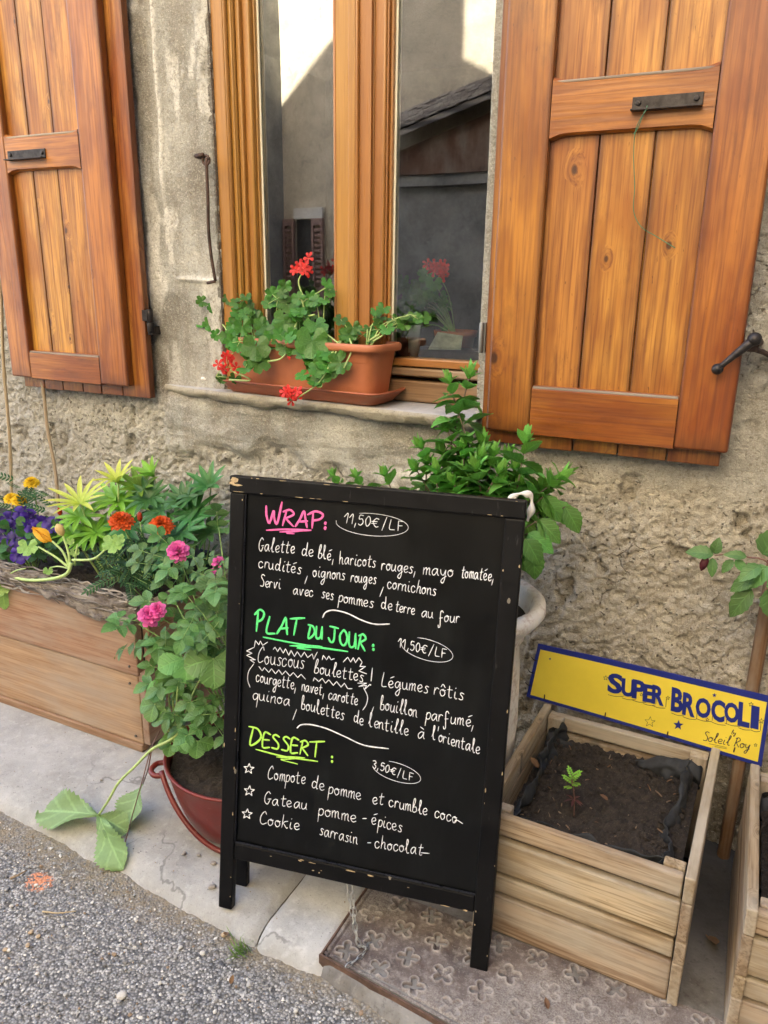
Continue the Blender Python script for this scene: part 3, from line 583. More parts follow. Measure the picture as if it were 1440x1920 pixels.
# ------------------------------------------------------------------ the other side of the street (seen in the panes)
YN=-5.5
NB=concrete('neighbour_render',(.36,.315,.23),(.60,.52,.38),.3,.006); NB2=concrete('neighbour_render_dark',(.13,.13,.12),(.34,.33,.30),.3,.006)
nh=thing('neighbour_house','pale rendered house across the street mirrored in the window panes','house',(-4,YN,0))
mb=MB(); box(mb,(-5.02,YN-.4,-.1),(14,YN,9.5)); put(mb,'wall',NB,nh)
SHUT=simple('faded_pink_paint',(.24,.15,.12),.7,.2)
wn=thing('window',None,None); wn.parent=nh
mb=MB(); box(mb,(-4.84,YN,.72),(-4.64,YN+.012,2.04)); put(mb,'dark_opening',simple('dark_pane',(.03,.03,.03),.2),wn)
mb=MB(); box(mb,(-4.86,YN,2.05),(-4.50,YN+.05,2.16)); put(mb,'lintel',simple('lintel_paint',(.6,.58,.52),.8),wn)
for xa,xb in ((-5.0,-4.86),(-4.63,-4.49)):
    mb=MB()
    box(mb,(xa,YN+.02,.2),(xa+.025,YN+.06,2.05)); box(mb,(xb-.025,YN+.02,.2),(xb,YN+.06,2.05)); box(mb,(xa+.025,YN+.02,1.98),(xb-.025,YN+.06,2.05)); box(mb,(xa+.025,YN+.02,.2),(xb-.025,YN+.05,1.35))
    for k in range(11): box(mb,(xa+.025,YN+.015,1.39+k*.053),(xb-.025,YN+.045,1.42+k*.053))
    put(mb,'louvred_shutter',SHUT,wn)
mb=MB(); box(mb,(-2.93,YN,1.55),(-2.60,YN+.01,2.06)); put(mb,'dark_opening',simple('dark_pane2',(.02,.02,.02),.3),nh)
wing=thing('neighbour_wing','darker grey house wall beside the pale one across the street','house',(-6,YN,0))
mb=MB(); box(mb,(-14,YN-.4,-.1),(-5.021,YN+.35,9.0)); put(mb,'wall',NB2,wing)
rh=thing('sky_blocker','tall unseen block added on the right to cut sky light from that side','house',(5,-3,0))
mb=MB(); box(mb,(1.9,-5.4,-.1),(7,-.35,9.0)); put(mb,'wall',NB2,rh)  # unseen block, added to keep sky light off the right side
shed=thing('shed','low wooden lean-to with a tiled roof across the street','shed',(-3,YN+.5,0))
TILE=NT('roof_tiles'); p=TILE.n('TexCoord').outputs['Object']; tl=TILE.math('SINE',TILE.math('MULTIPLY',TILE.n('SeparateXYZ',Vector=p).outputs[2],60.0)); c=TILE.mix(TILE.mapr(tl,-.5,.9),(.06,.055,.05),(.30,.27,.23)); TILE.fin(c,.9); TILE=TILE.m
mb=MB(); vs_=[(-3.72,YN+.01,2.98),(-2.2,YN+.01,3.40),(-2.2,YN+.55,3.10),(-3.80,YN+.55,2.64)]; vs_+=[(x,y,z-.05) for x,y,z in vs_]; mb.add(vs_,[(0,3,2,1),(4,5,6,7),(0,1,5,4),(1,2,6,5),(2,3,7,6),(3,0,4,7)]); put(mb,'roof',TILE,shed); mb=MB(); a0,a1,b1,b0_=[V(*q) for q in ((-3.72,YN+.01,2.98),(-2.2,YN+.01,3.40),(-2.2,YN+.55,3.10),(-3.80,YN+.55,2.64))]
for i in range(7):
    for k in range(16):
        u0,u1=k/16,(k+.93)/16; w0,w1=i/7,(i+1.15)/7; q=[a0.lerp(a1,u0).lerp(b0_.lerp(b1,u0),w0),a0.lerp(a1,u1).lerp(b0_.lerp(b1,u1),w0),a0.lerp(a1,u1).lerp(b0_.lerp(b1,u1),w1),a0.lerp(a1,u0).lerp(b0_.lerp(b1,u0),w1)]
        dz=random.uniform(0,.012); vs_=[q[0]+V(0,0,.004),q[1]+V(0,0,.004),q[2]+V(0,0,.032+dz),q[3]+V(0,0,.032+dz)]; vs_+=[v-V(0,0,.018) for v in vs_]; mb.add(vs_,[(0,3,2,1),(4,5,6,7),(0,1,5,4),(1,2,6,5),(2,3,7,6),(3,0,4,7)],None,random.random())
RTL=NT('slate_tile'); r_=RTL.attr('rnd').outputs['Fac']; RTL.fin(RTL.mix(r_,(.16,.14,.12),(.40,.36,.31)),.85); put(mb,'roof_tiles',RTL.m,shed)
mb=MB(); prism(mb,[(-3.45,2.40),(-1.2,2.40),(-1.2,3.2),(-2.2,2.98),(-3.45,2.60)],YN+.01,YN+.42); put(mb,'gable',W_STAKE,shed)
mb=MB(); box(mb,(-3.45,YN+.005,2.30),(-1.2,YN+.40,2.397)); put(mb,'stone_band',NB2,shed)
mb=MB(); box(mb,(-3.45,YN+.008,-.05),(-1.2,YN+.35,2.297)); put(mb,'wall',NB2,shed)
# ------------------------------------------------------------------ wooden flower planter (left)
SOIL=NT('soil'); p=SOIL.pos(); n1=SOIL.noise(p,60,5,.7); n2=SOIL.noise(p,260,3,.7); c=SOIL.mix(SOIL.mapr(n1,.3,.7),(.010,.0075,.006),(.05,.037,.029)); c=SOIL.mix(SOIL.mapr(n2,.62,.72,0,.7),c,(.22,.18,.14)); SOIL.fin(c,.95,SOIL.bump(SOIL.math('ADD',n1,SOIL.math('MULTIPLY',n2,.5)),.008,.9)); SOIL=SOIL.m
LINER=simple('liner_cloth',(.022,.024,.028),.75,.45,40,.001,bscale=500)
BARK=NT('bark'); g=BARK.attr('gc').outputs['Vector']; n1=BARK.noise(BARK.vec(g,(70,70,9)),1.0,5,.7); n2=BARK.noise(BARK.vec(g,(12,12,6)),1.0,4,.6); c=BARK.mix(BARK.mapr(n2,.35,.62),(.11,.085,.07),(.42,.38,.33)); rb=BARK.attr('rnd').outputs['Fac']; c=BARK.mix(BARK.mapr(rb,0,1,.0,.55),c,(.10,.075,.06)); c=BARK.mix(BARK.mapr(n1,.30,.50,.8,0),c,(.05,.036,.03)); BARK.fin(c,.9,BARK.bump(n1,.006,.9)); BARK=BARK.m
def soil_patch(name,xs,ys,z,amp,t,seed,inside=None):
    gx_,gy_=np.meshgrid(np.linspace(*xs,90),np.linspace(*ys,70)); zz_=z+amp*(fbm(gx_*16,gy_*16,4,seed)-.5)+amp*.5*(.5-worley(gx_*70,gy_*70,seed+1)[0]); m=None
    if inside is not None:
        m=inside(gx_,gy_); m=m[:-1,:-1]&m[1:,1:]&m[1:,:-1]&m[:-1,1:]
    l=V(*t.location); return grid_mesh(name,np.stack([gx_-l.x,gy_-l.y,zz_-l.z],-1),SOIL,t,None,m)
pl=thing('flower_planter','long pale wooden planter box with curled bark along its rim, full of flowers','planter',(-2.2,-.2,0))
def bowed(name,x0,x1,z0,z1,y,th,mat,t,bev=.004):
    mb=MB(); box(mb,(x0,y,z0),(x1,y+th,z1),0); return put(mb,name,mat,t,bev)
bowed('front_board',-2.9,-1.592,.272,.50,-.395,.030,W_PLANT,pl); bowed('front_board',-2.9,-1.600,.028,.268,-.390,.026,W_PLANT,pl); bowed('skirting',-2.9,-1.602,.0,.026,-.396,.034,W_PLANT,pl)
mb=MB(); box(mb,(-1.5915,-.364,.285),(-1.565,-.02,.49),1); put(mb,'side_board',W_PLANT,pl,.003)
mb=MB(); box(mb,(-1.5995,-.388,.03),(-1.574,-.02,.282),1); put(mb,'side_board',W_PLANT,pl,.003)
mb=MB(); box(mb,(-2.9,-.03,.02),(-1.595,-.012,.56),0); put(mb,'back_board',LINER,pl,.003)
NAIL=simple('nail_head',(.12,.11,.10),.5,.2,60,0,.7)
for x,z in ((-1.625,.30),(-1.63,.24),(-1.625,.055)):
    mb=MB(); tube(mb,[(x,-.394,z),(x,-.398,z)],.004,8); put(mb,'nail',NAIL,pl)
soil_patch('soil',(-2.88,-1.6),(-.365,-.035),.475,.03,pl,501)
# liner rumpled along the back
lx,lv=np.meshgrid(np.linspace(-2.85,-1.60,160),np.linspace(0,1,16)); ang=lv*1.6
ly=-.05-.02*np.sin(lv*3.1)-.03*lv*(fbm(lx*14,lv*2,3,511)); lz=.47+.10*lv+.06*lv*(fbm(lx*5,lv*1,3,512)-.3)
l=V(*pl.location); grid_mesh('liner',np.stack([lx-l.x,ly-l.y,lz-l.z],-1),LINER,pl)
# bark strips lying over the front edge
def bark(path,wid,amp,seed,name='bark_strip',t=pl,nv=18):
    c=spline(path,14); n=len(c); s=np.linspace(0,1,n); v=np.linspace(-1,1,nv); P=np.zeros((nv,n,3)); G=[]
    L=0
    for i,p in enumerate(c):
        tg=(c[min(i+1,n-1)]-c[max(i-1,0)]).normalized(); up=V(0,-.45,.89); sd=tg.cross(up).normalized(); up=sd.cross(tg).normalized()
        env=(math.sin(math.pi*min(1,max(0,s[i]*1.0)))**.35)
        for j in range(nv):
            e=v[j]+.25*(float(vn(np.array(s[i]*14.),np.array(v[j]*.5+seed*3.1),seed))-.5)*2
            curl=(abs(v[j])**2)*wid*.35
            hgt=amp*(float(fbm(np.array(s[i]*26.),np.array(v[j]*3.2+seed),4,seed))-.5)*2 - curl+ amp*.9*(float(vn(np.array(s[i]*7),np.array(v[j]*5.+seed),seed+3))-.5)
            q=p+sd*(e*wid*env)+up*hgt; P[j,i]=q
    l=V(*t.location); mb=MB(); vs_=[];gc=[];fs=[]
    for j in range(nv):
        for i in range(n): vs_.append(P[j,i]); gc.append((v[j]*wid+seed,0,s[i]*.6))
    top=len(vs_)
    for j in range(nv):
        for i in range(n): vs_.append(P[j,i]-np.array([0,-.002,.009])); gc.append((v[j]*wid+seed+.5,0,s[i]*.6))
    for j in range(nv-1):
        for i in range(n-1):
            a=j*n+i; fs.append((a,a+1,a+n+1,a+n)); a+=top; fs.append((a,a+n,a+n+1,a+1))
    for i in range(n-1):
        for j in (0,nv-1): a=j*n+i; fs.append((a,a+1,a+1+top,a+top))
    for j in range(nv-1):
        for i in (0,n-1): a=j*n+i; fs.append((a,a+n,a+n+top,a+top))
    mb.add(vs_,fs,gc,seed*.1%1,0,False); return put(mb,name,BARK,t)
bark([(-2.9,-.385,.51),(-2.55,-.385,.515),(-2.22,-.385,.52),(-1.95,-.38,.518)],.040,.011,1)
bark([(-2.06,-.385,.522),(-1.90,-.395,.512),(-1.74,-.395,.508),(-1.57,-.39,.505)],.038,.012,2)
bark([(-1.86,-.408,.490),(-1.74,-.412,.480),(-1.65,-.412,.478),(-1.58,-.41,.470)],.024,.009,3)
bark([(-1.585,-.40,.490),(-1.565,-.30,.505),(-1.56,-.18,.508),(-1.56,-.06,.505)],.032,.010,4)
bark([(-1.97,-.40,.515),(-1.85,-.408,.520),(-1.70,-.41,.516),(-1.60,-.40,.520)],.016,.008,5)
bark([(-2.34,-.395,.528),(-2.22,-.40,.530),(-2.12,-.40,.522),(-1.98,-.40,.526)],.020,.009,6)
mb=MB()
for k in range(150):
    x=random.uniform(-2.6,-1.60); y=random.uniform(-.425,-.355); z=.512+random.uniform(-.006,.024)-(.03 if y<-.405 else 0); L=random.uniform(.05,.22); P_=[V(x+L*i/5,y+random.uniform(-.006,.006),z+random.uniform(-.006,.007)) for i in range(6)]
    P_=[p_ for p_ in P_ if p_.x<-1.56]
    if len(P_)>2: r0_=random.uniform(.0012,.0046); tube(mb,spline(P_,3),[r0_*(.5+.6*random.random()) for _ in range((len(P_)-1)*3+1)],5,flat=.5)
put(mb,'bark_fibres',BARK,pl)['kind']='stuff'
# two canes leaning on the wall
for a,b,lab in ((aty(-2,520,-.05),aty(24,945,-.10),'left bamboo cane standing in the planter against the wall'),(aty(78,720,-.04),aty(112,950,-.10),'right bamboo cane standing behind the yellow green plant')):
    d=b-a; a=a-d*.12; mb=MB(); N=60; pts=[];rs=[]
    for i in range(N+1):
        p=a+d*1.3*(i/N); p=p+V(.004*math.sin(i*.21),0,0); pts.append(p); rs.append(.0058*(1+.28*math.exp(-(((i%17)-8)/.8)**2)))
    tube(mb,pts,rs,10); o=mb.build('bamboo_cane',W_CANE); tag(o,lab,'cane','bamboo canes in the planter')
# ------------------------------------------------------------------ slatted crates (right)
CW,CD,CH=.455,.505,.325
def crate(name,label,group,loc):
    t=thing(name,label,'planter crate',(0,0,0),group)
    hs=[(0,.100),(.106,.155),(.166,.256),(.264,CH)]                         # bottom to top: wide, narrow, wide, narrow
    hs=[(.004,.103),(.114,.158),(.170,.256),(.268,CH-.006)]; th=.021
    for k,(a,b) in enumerate(hs):
        mb=MB(); yo=(.0,.002,-.001,.0015)[k]; box(mb,(-CW/2+.004,-CD/2+yo,a),(CW/2-.0225-.0015*(k%2),-CD/2+th,b),0,jit=.001); put(mb,'front_slat',W_CRATE,t,.005)
        mb=MB(); box(mb,(-CW/2+.0225,CD/2-th,a),(CW/2-.0225,CD/2,b-.012*(k==3)),0); put(mb,'back_slat',W_CRATE,t,.003)
        sh=.004 if k<3 else 0
        for s in (-1,1):
            mb=MB(); x=s*(CW/2-th/2); box(mb,(x-th/2,-CD/2-.003,max(0,a-.004)),(x+th/2,CD/2-.001,b+.0055),1,jit=.0008); put(mb,'side_slat',W_CRATE,t,.003)
    for sx in (-1,1):
        for sy in (-1,1):
            mb=MB(); xa=sx*(CW/2-.024); xb=sx*(CW/2-.066); ya=sy*(CD/2-.023); yb=sy*(CD/2-.048); box(mb,(min(xa,xb),min(ya,yb),.01),(max(xa,xb),max(ya,yb),CH-.012+.008*(sy<0)),2); put(mb,'corner_post',W_CRATE,t,.003)
    # liner cloth hanging over the inside, rumpled
    n=260; u=np.linspace(0,1,n); vv_=np.linspace(0,1,14); hw,hd=CW/2-.030,CD/2-.030
    per=4*u; px_=np.where(per<1,-hw+2*hw*per,np.where(per<2,hw,np.where(per<3,hw-2*hw*(per-2),-hw))); py_=np.where(per<1,-hd,np.where(per<2,-hd+2*hd*(per-1),np.where(per<3,hd,hd-2*hd*(per-3))))
    nx_=np.where(per<1,0,np.where(per<2,-1,np.where(per<3,0,1))); ny_=np.where(per<1,1,np.where(per<2,0,np.where(per<3,-1,0)))
    P=np.zeros((14,n,3))
    for j,v in enumerate(vv_):
        q=fbm(u*26,u*0+v*1.6,4,521)-.35; corner=np.exp(-((per%1-.5)/.42)**6)
        inn=(.014+.09*np.abs(q)*1.2)*(.45+.55*(1-v))+.012*v+.022*v*np.abs(nx_)*fbm(u*14,u*0+5,3,524)
        P[j,:,0]=px_+nx_*inn; P[j,:,1]=py_+ny_*inn; P[j,:,2]=.225+v*(.040+.085*(fbm(u*9,u*0,3,522)-.4)+.024*nx_*nx_)+.012*v*(fbm(u*40,u*0+v*3,3,523)-.5)
    o=grid_mesh('liner_cloth',P,LINER,t); sd=o.modifiers.new('s','SOLIDIFY'); sd.thickness=.002
    gx_,gy_=np.meshgrid(np.linspace(-hw+.005,hw-.005,90),np.linspace(-hd+.005,hd-.005,90)); zz_=.258+.034*(fbm(gx_*12,gy_*12,4,531)-.5)+.016*(.5-worley(gx_*45,gy_*45,532)[0])+.010*(.5-worley(gx_*110,gy_*110,533)[0])-.02*sstep(.12,.0,np.minimum(hw-np.abs(gx_),hd-np.abs(gy_)))*.6
    grid_mesh('soil',np.stack([gx_,gy_,zz_],-1),SOIL,t)
    mb=MB()
    for k in range(46):
        x,y=random.uniform(-hw+.03,hw-.03),random.uniform(-hd+.03,hd-.03); z=.262+.022*(float(fbm(np.array(x*14),np.array(y*14),4,531))-.5); a=random.uniform(0,6.28); L=random.uniform(.004,.020); d=V(math.cos(a),math.sin(a),random.uniform(-.2,.3))*L
        tube(mb,[V(x,y,z),V(x,y,z)+d*.5+V(0,0,.001),V(x,y,z)+d],random.uniform(.0006,.0018),5)
    for m_ in (W_GREY,): o=mb.build('wood_chips',W_STAKE,t); o['kind']='stuff'
    mb=MB(); I=[(0,0,1),(.89,0,.45),(.28,.85,.45),(-.72,.53,.45),(-.72,-.53,.45),(.28,-.85,.45),(.72,.53,-.45),(-.28,.85,-.45),(-.89,0,-.45),(-.28,-.85,-.45),(.72,-.53,-.45),(0,0,-1)]
    F_=[(0,1,2),(0,2,3),(0,3,4),(0,4,5),(0,5,1),(1,6,2),(2,7,3),(3,8,4),(4,9,5),(5,10,1),(6,7,2),(7,8,3),(8,9,4),(9,10,5),(10,6,1),(11,7,6),(11,8,7),(11,9,8),(11,10,9),(11,6,10)]
    for k in range(900):
        x,y=random.uniform(-hw+.02,hw-.02),random.uniform(-hd+.02,hd-.02); r=min(.012,.0015+random.expovariate(1/.0020)); z=.258+.034*(float(fbm(np.array(x*12),np.array(y*12),4,531))-.5); mb.add([(x+a*r*random.uniform(.6,1.3),y+b*r*random.uniform(.6,1.2),z+c*r*.7) for a,b,c in I],F_,None,random.random())
    o=mb.build('soil_clods',SOIL,t); o['kind']='stuff'
    t.location=loc[:3]; t.rotation_euler.z=loc[3]; return t
cr1=crate('planter_crate','pale slatted wooden crate of dark soil with a small seedling, right of the chalkboard','wooden planter crates',(.0235-CW/2+.001,-.564+CD/2,0,rad(-1.4)))
def dup(root,loc,rz,label):
    r=root.copy(); COL.objects.link(r); r.location=loc; r.rotation_euler=(0,0,rz); r['label']=label
    for ch in list(root.children):
        c=ch.copy(); COL.objects.link(c); c.parent=r
        for g_ in ch.children: d=g_.copy(); COL.objects.link(d); d.parent=c
    return r
dup(cr1,(.103+CW/2+.002,-.596+CD/2,0),rad(1.0),'second slatted wooden crate, cut off at the bottom right corner of the photo')
# wooden stake by the wall, right
mb=MB(); a=aty(1446,1090,-.03); b=aty(1404,1330,-.035); tube(mb,[a+(a-b)*.15,a,b,b+(b-a)*1.3],[.017,.0165,.016,.016],8,smooth=False); o=mb.build('stake',W_STAKE,None,.002); tag(o,'brown wooden stake standing against the wall behind the yellow sign','stake')
# ------------------------------------------------------------------ chalkboard
BP=V(-.9993,-.7894,0); BY=.1837; BT=.1596; BWd,BHt=.648,1.0423
bu=V(math.cos(BY),math.sin(BY),0); bnh=V(-math.sin(BY),math.cos(BY),0); bv=V(0,0,1)*math.cos(BT)+bnh*math.sin(BT); bn=bu.cross(bv)   # bn points away from the viewer? make it face the street
if bn.y>0: bn=-bn
BM=Matrix((bu,bn,bv)).transposed()                       # local x along the width, y towards the viewer, z up the board
board=thing('menu_board','black A-frame chalkboard with a handwritten menu in white, pink and green','chalkboard',tuple(BP))
def blackpaint(name,rough,chips,base=(.0028,.0028,.0034)):
    t=NT(name); p=t.n('TexCoord').outputs['Object']; n1=t.noise(p,16,4,.6); n2=t.noise(p,70,5,.75); v=t.voro(t.vec(p,(1,1,.55)),42)
    c=t.mix(t.mapr(n1,.4,.7,0,.7),base,tuple(x*2.2 for x in base)); r=t.n('SeparateColor',Color=v.outputs['Color']).outputs[0]
    ch=t.math('MULTIPLY',t.math('GREATER_THAN',r,1-chips),t.math('LESS_THAN',t.math('ADD',v.outputs['Distance'],t.math('MULTIPLY',n2,.25)),.26)); c=t.mix(t.math('MULTIPLY',ch,.75),c,(.30,.27,.22))
    sc_=t.noise(t.vec(p,(160,160,9)),1.0,3); c=t.mix(t.mapr(sc_,.66,.74,0,.22),c,(.12,.12,.12))
    return t.fin(c,t.mapr(n1,.3,.7,rough-.08,rough+.10),t.bump(n2,.0006,.4),**{'Specular IOR Level':.22})
BLK=blackpaint('black_paint',.5,.035); BLKP=NT('blackboard_face'); p=BLKP.n('TexCoord').outputs['Object']; n1=BLKP.noise(p,7,5,.6); n2=BLKP.noise(BLKP.vec(p,(14,1,5)),1.0,5,.65)
BLKP.fin(BLKP.mix(BLKP.mapr(n2,.48,.75,0,.7),BLKP.mix(BLKP.mapr(n1,.35,.7),(.0016,.0018,.002),(.0035,.0040,.0045)),(.009,.011,.0115)),BLKP.mapr(n1,.3,.7,.28,.42),**{'Specular IOR Level':.32}); BLKP=BLKP.m  # paler streaks: wiped chalk haze and the board's faint sheen painted in
def bp(x,y,z): return BM@V(x,y,z)
def bbox(name,x0,x1,y0,y1,z0,z1,ax,bev=.0035,mat=None):
    mb=MB(); box(mb,(x0,y0,z0),(x1,y1,z1),ax,R=BM); return mb.build(name,mat or BLK,board,bev)
TH=.022
bbox('side_rail',0,.0355,-TH,0,0,1.0035,2); bbox('side_rail',.6085,BWd,-TH,0,0,1.0035,2)
bbox('top_rail',-.001,BWd+.001,-TH,.0025,1.004,BHt,0); bbox('bottom_rail',.0358,.6082,-TH,-.002,.132,.1725,0)
bbox('panel',.030,.614,-.016,-.010,.150,1.006,2,0,BLKP)
# bevelled inner lips of the frame, sky highlight painted in as a lighter blue-black
LIP=blackpaint('black_paint_sky_glint',.30,.05,(.012,.013,.017)); RAW=simple('raw_wood_chip',(.50,.38,.22),.8,.25,200)
mb=MB(); box(mb,(.036,-.008,.1727),(.608,-.0025,.1757),0,R=BM); mb.build('lip',LIP,board,.001)
mb=MB(); box(mb,(.0357,-.008,.176),(.0385,-.0025,1.0035),2,R=BM); mb.build('lip',LIP,board,.001)
# rear frame, folded close behind
RT=BT-rad(2.6); rv=V(0,0,1)*math.cos(RT)+bnh*math.sin(RT)
rM=Matrix((bu,bn,rv)).transposed(); top=bp(0,-.030,BHt-.01); org=top-rv*(BHt-.012)
rr=thing('rear_frame',None,None); rr.parent=board
org.z=0; 
for x0,x1,z0,z1,nm in ((.004,.038,0,1.0,'rear_leg'),(.610,.644,0,1.0,'rear_leg'),(.038,.610,.96,1.0,'rear_rail'),(.038,.610,.15,.19,'rear_rail')):
    mb=MB(); box(mb,(x0,-.020,z0),(x1,0,z1),2,R=rM,o=org); mb.build(nm,BLK,rr,.003)
mb=MB(); box(mb,(.030,-.014,.17),(.618,-.008,.97),2,R=rM,o=org); mb.build('rear_panel',BLKP,rr)
# chipped paint: raw wood at the corners and along the bottom rail
def chips(pts,seed):
    mb=MB(); R_=random.Random(seed)
    for (x,z,L,h,y) in pts:
        n=9; vs_=[(BM@V(x+L*math.cos(a)*(.75+.4*R_.random()),y,z+h*math.sin(a)*(.6+.6*R_.random()))) for a in [i*2*math.pi/n for i in range(n)]]
        mb.add(vs_,[tuple(range(n))])
    return mb
m_=chips([(.012,1.033,.011,.006,.0028),(.018,1.022,.013,.003,.0029),(.006,1.026,.006,.004,.003)],1); o=m_.build('worn_corner',RAW,board)
L=[(.20+.012*i+random.uniform(-.01,.01),.166+random.uniform(-.002,.002),random.uniform(.003,.012),random.uniform(.0008,.0018),-.0017) for i in range(4)]+[(.325,.167,.012,.002,-.0017),(.372,.1665,.009,.0018,-.0017),(.13,.160,.003,.001,-.0017),(.235,.148,.003,.0015,-.0017),(.25,.146,.002,.002,-.0016),(.255,.152,.002,.001,-.0017),(.46,.158,.003,.001,-.0017),(.545,.134,.012,.0012,-.0017),(.59,.134,.006,.002,-.0016)]
chips(L,2).build('worn_paint',RAW,board)['kind']='stuff'
L=[(random.choice((.004,.031,.613,.645)),random.uniform(.02,1.0),random.uniform(.0006,.0016),random.uniform(.001,.006),.0004) for i in range(20)]+[(random.uniform(0,.648),random.choice((1.0075,1.04)),random.uniform(.002,.010),random.uniform(.0005,.001),.0029) for i in range(16)]
chips(L,3).build('worn_paint',RAW,board)['kind']='stuff'
# --- handwriting: single-stroke letters laid along traced baselines on the board
GLY={
'a':"9,8 6,10 2,8 0,4 2,0 5,1 8,6 9,10|9,10 9,3 11,0",'b':"0,5 4,14 5,20 3,21 1,15 0,5 0,1 4,0 8,3 7,8 3,8",'c':"8,8 5,10 1,8 0,4 2,0 6,0 9,3",'d':"8,8 4,10 1,8 0,3 3,0 7,3 9,12 9,20|9,20 8,5 9,0 11,1",
'e':"0,4 5,5 8,7 6,10 2,9 0,5 2,1 5,0 9,2",'f':"0,-6 1,-10 4,-8 4,2 4,14 7,17 10,14|2,5 9,6",'g':"9,8 5,10 1,8 0,4 3,1 6,3 9,10|9,10 9,-4 6,-10 2,-8 4,-4 11,1",'h':"2,20 0,0|0,5 4,10 7,9 7,3 8,0 10,1",
'i':"2,10 1,3 3,0 5,1|2.6,15 3.2,16",'k':"2,20 0,0|10,11 4,9 1,5|3,6 8,0 10,1",'l':"0,4 5,14 6,20 4,21 3,15 3,4 5,0 8,1",'m':"0,10 0,0|0,6 3,10 5,9 5,0|5,6 8,10 10,9 10,2 12,0",'n':"0,10 0,0|0,6 4,10 7,9 7,2 9,0",
'o':"5,10 1,8 0,4 3,0 7,2 8,6 5,10 4,8 9,9",'p':"1,10 0,-10|0,6 4,10 8,8 7,2 3,0 0,2",'q':"9,8 5,10 1,8 0,4 3,0 7,3 9,10|9,10 8,-11",'r':"0,10 0,0|0,5 3,10 7,9",'s':"8,9 4,10 2,8 6,4 6,1 3,0 0,1",'t':"4,17 3,3 5,0 8,1|0,11 9,12",
'u':"0,10 0,3 3,0 7,3 8,10|8,10 8,2 10,0",'v':"0,10 3,0 7,10 9,9",'y':"0,10 1,4 5,2 9,10|9,10 7,-4 4,-10 1,-8 3,-4 10,1",'z':"0,10 8,10 0,0 9,0",
'W':"0,19 1,8 4,0 7,14 8,6 11,0 14,24",'R':"0,0 2,19|-1,17 5,20 9,15 2,9|2,9 10,0",'A':"-1,0 3,10 6,20 8,10 10,0|1,6 10,8",'P':"2,0 2,19|-3,16 4,21 11,18 9,12 2,9",'L':"2,20 1,1 10,0",'T':"5,20 4,0|-2,19 13,21",'D':"2,19 1,0 7,3 10,10 6,18 -2,20",'U':"0,19 0,5 3,0 8,4 9,19|9,19 10,0",'J':"8,20 7,4 3,0 -1,5|1,20 13,20",'O':"5,20 0,12 1,3 6,0 10,7 9,16 5,20",'E':"9,19 1,20 0,0 9,1|0,10 8,11",'S':"9,18 4,20 1,16 8,8 7,1 0,1",'G':"10,17 6,20 1,13 1,4 6,0 10,7|6,8 12,9",'C':"10,16 7,20 1,13 0,4 4,0 11,3",'F':"1,0 1,19|1,20 10,20|1,10 8,11",
'0':"4,20 0,12 1,2 4,0 8,8 7,18 4,20",'1':"-1,12 5,20 4,0",'3':"0,18 5,20 7,15 3,11 7,7 5,0 0,2",'5':"8,20 2,20 1,12 6,13 8,6 4,0 0,2",'€':"11,17 6,18 1,10 5,1 10,2|-2,11 8,12|-2,7 7,8",'/':"0,-4 8,24",',':"2,3 0,-6",'.':"1,0 1.3,1",':':"1,1 1.5,2|1,8 1.5,9",'!':"2,21 1,7|1,1 1.4,1.6",'(':"5,23 0,13 0,3 4,-5",')':"0,23 5,13 4,3 0,-5",'-':"0,8 8,9","'":"3,22 2,15",' ':"",
'S2':""}
ACC={'é':('e',"3,14 10,17"),'à':('a',"2,17 8,14"),'ô':('o',"1,13 4,17 8,13")}
def glyph(ch):
    s,ac=ACC.get(ch,(ch,'')); g=GLY[s]; st=[[tuple(map(float,q.split(','))) for q in part.split()] for part in (g+('|'+ac if ac else '')).split('|') if part.strip()]
    wd=max([q[0] for part in st for q in part] or [6]); 
    return st,wd
def ribbon(mb,pts2,hw,tomat,lift,nsub=5):
    """pts2 in picture coordinates of the board face; tomat maps to the board plane"""
    if len(pts2)<2: return
    P=[V(a,b,0) for a,b in pts2]; C=spline(P,nsub) if len(P)>2 else [P[0].lerp(P[1],i/3) for i in range(4)]
    Q=[tomat(c.x,c.y) for c in C]; n=len(Q); vs_=[];fs=[]
    for i in range(n):
        t_=Q[min(i+1,n-1)]-Q[max(i-1,0)]
        if t_.length<1e-9: t_=V(1,0,0)
        t_.normalize(); sd=V(-t_.y,t_.x,0); k=hw*(.9+.2*random.random())
        if i in (0,n-1): k*=.6
        ex=(-t_ if i==0 else t_ if i==n-1 else V(0,0,0))*hw*.5
        for s_,h_ in ((-1,0),(0,.0006),(1,0)): vs_.append((Q[i]+sd*s_*k+ex, lift+h_))
    for i in range(n-1):
        for j in (0,1): fs.append((i*3+j,i*3+j+1,(i+1)*3+j+1,(i+1)*3+j))
    mb.add([(q.x,q.y,z) for q,z in vs_],fs)
bN=bu.cross(bv)
def px2board(px,py,dy=-.0096):
    d=ray(px,py); o=BP+bn*dy; t=((o-CAM).dot(bN))/d.dot(bN); q=CAM+d*t-BP; return V(q.dot(bu),q.dot(bv),0)
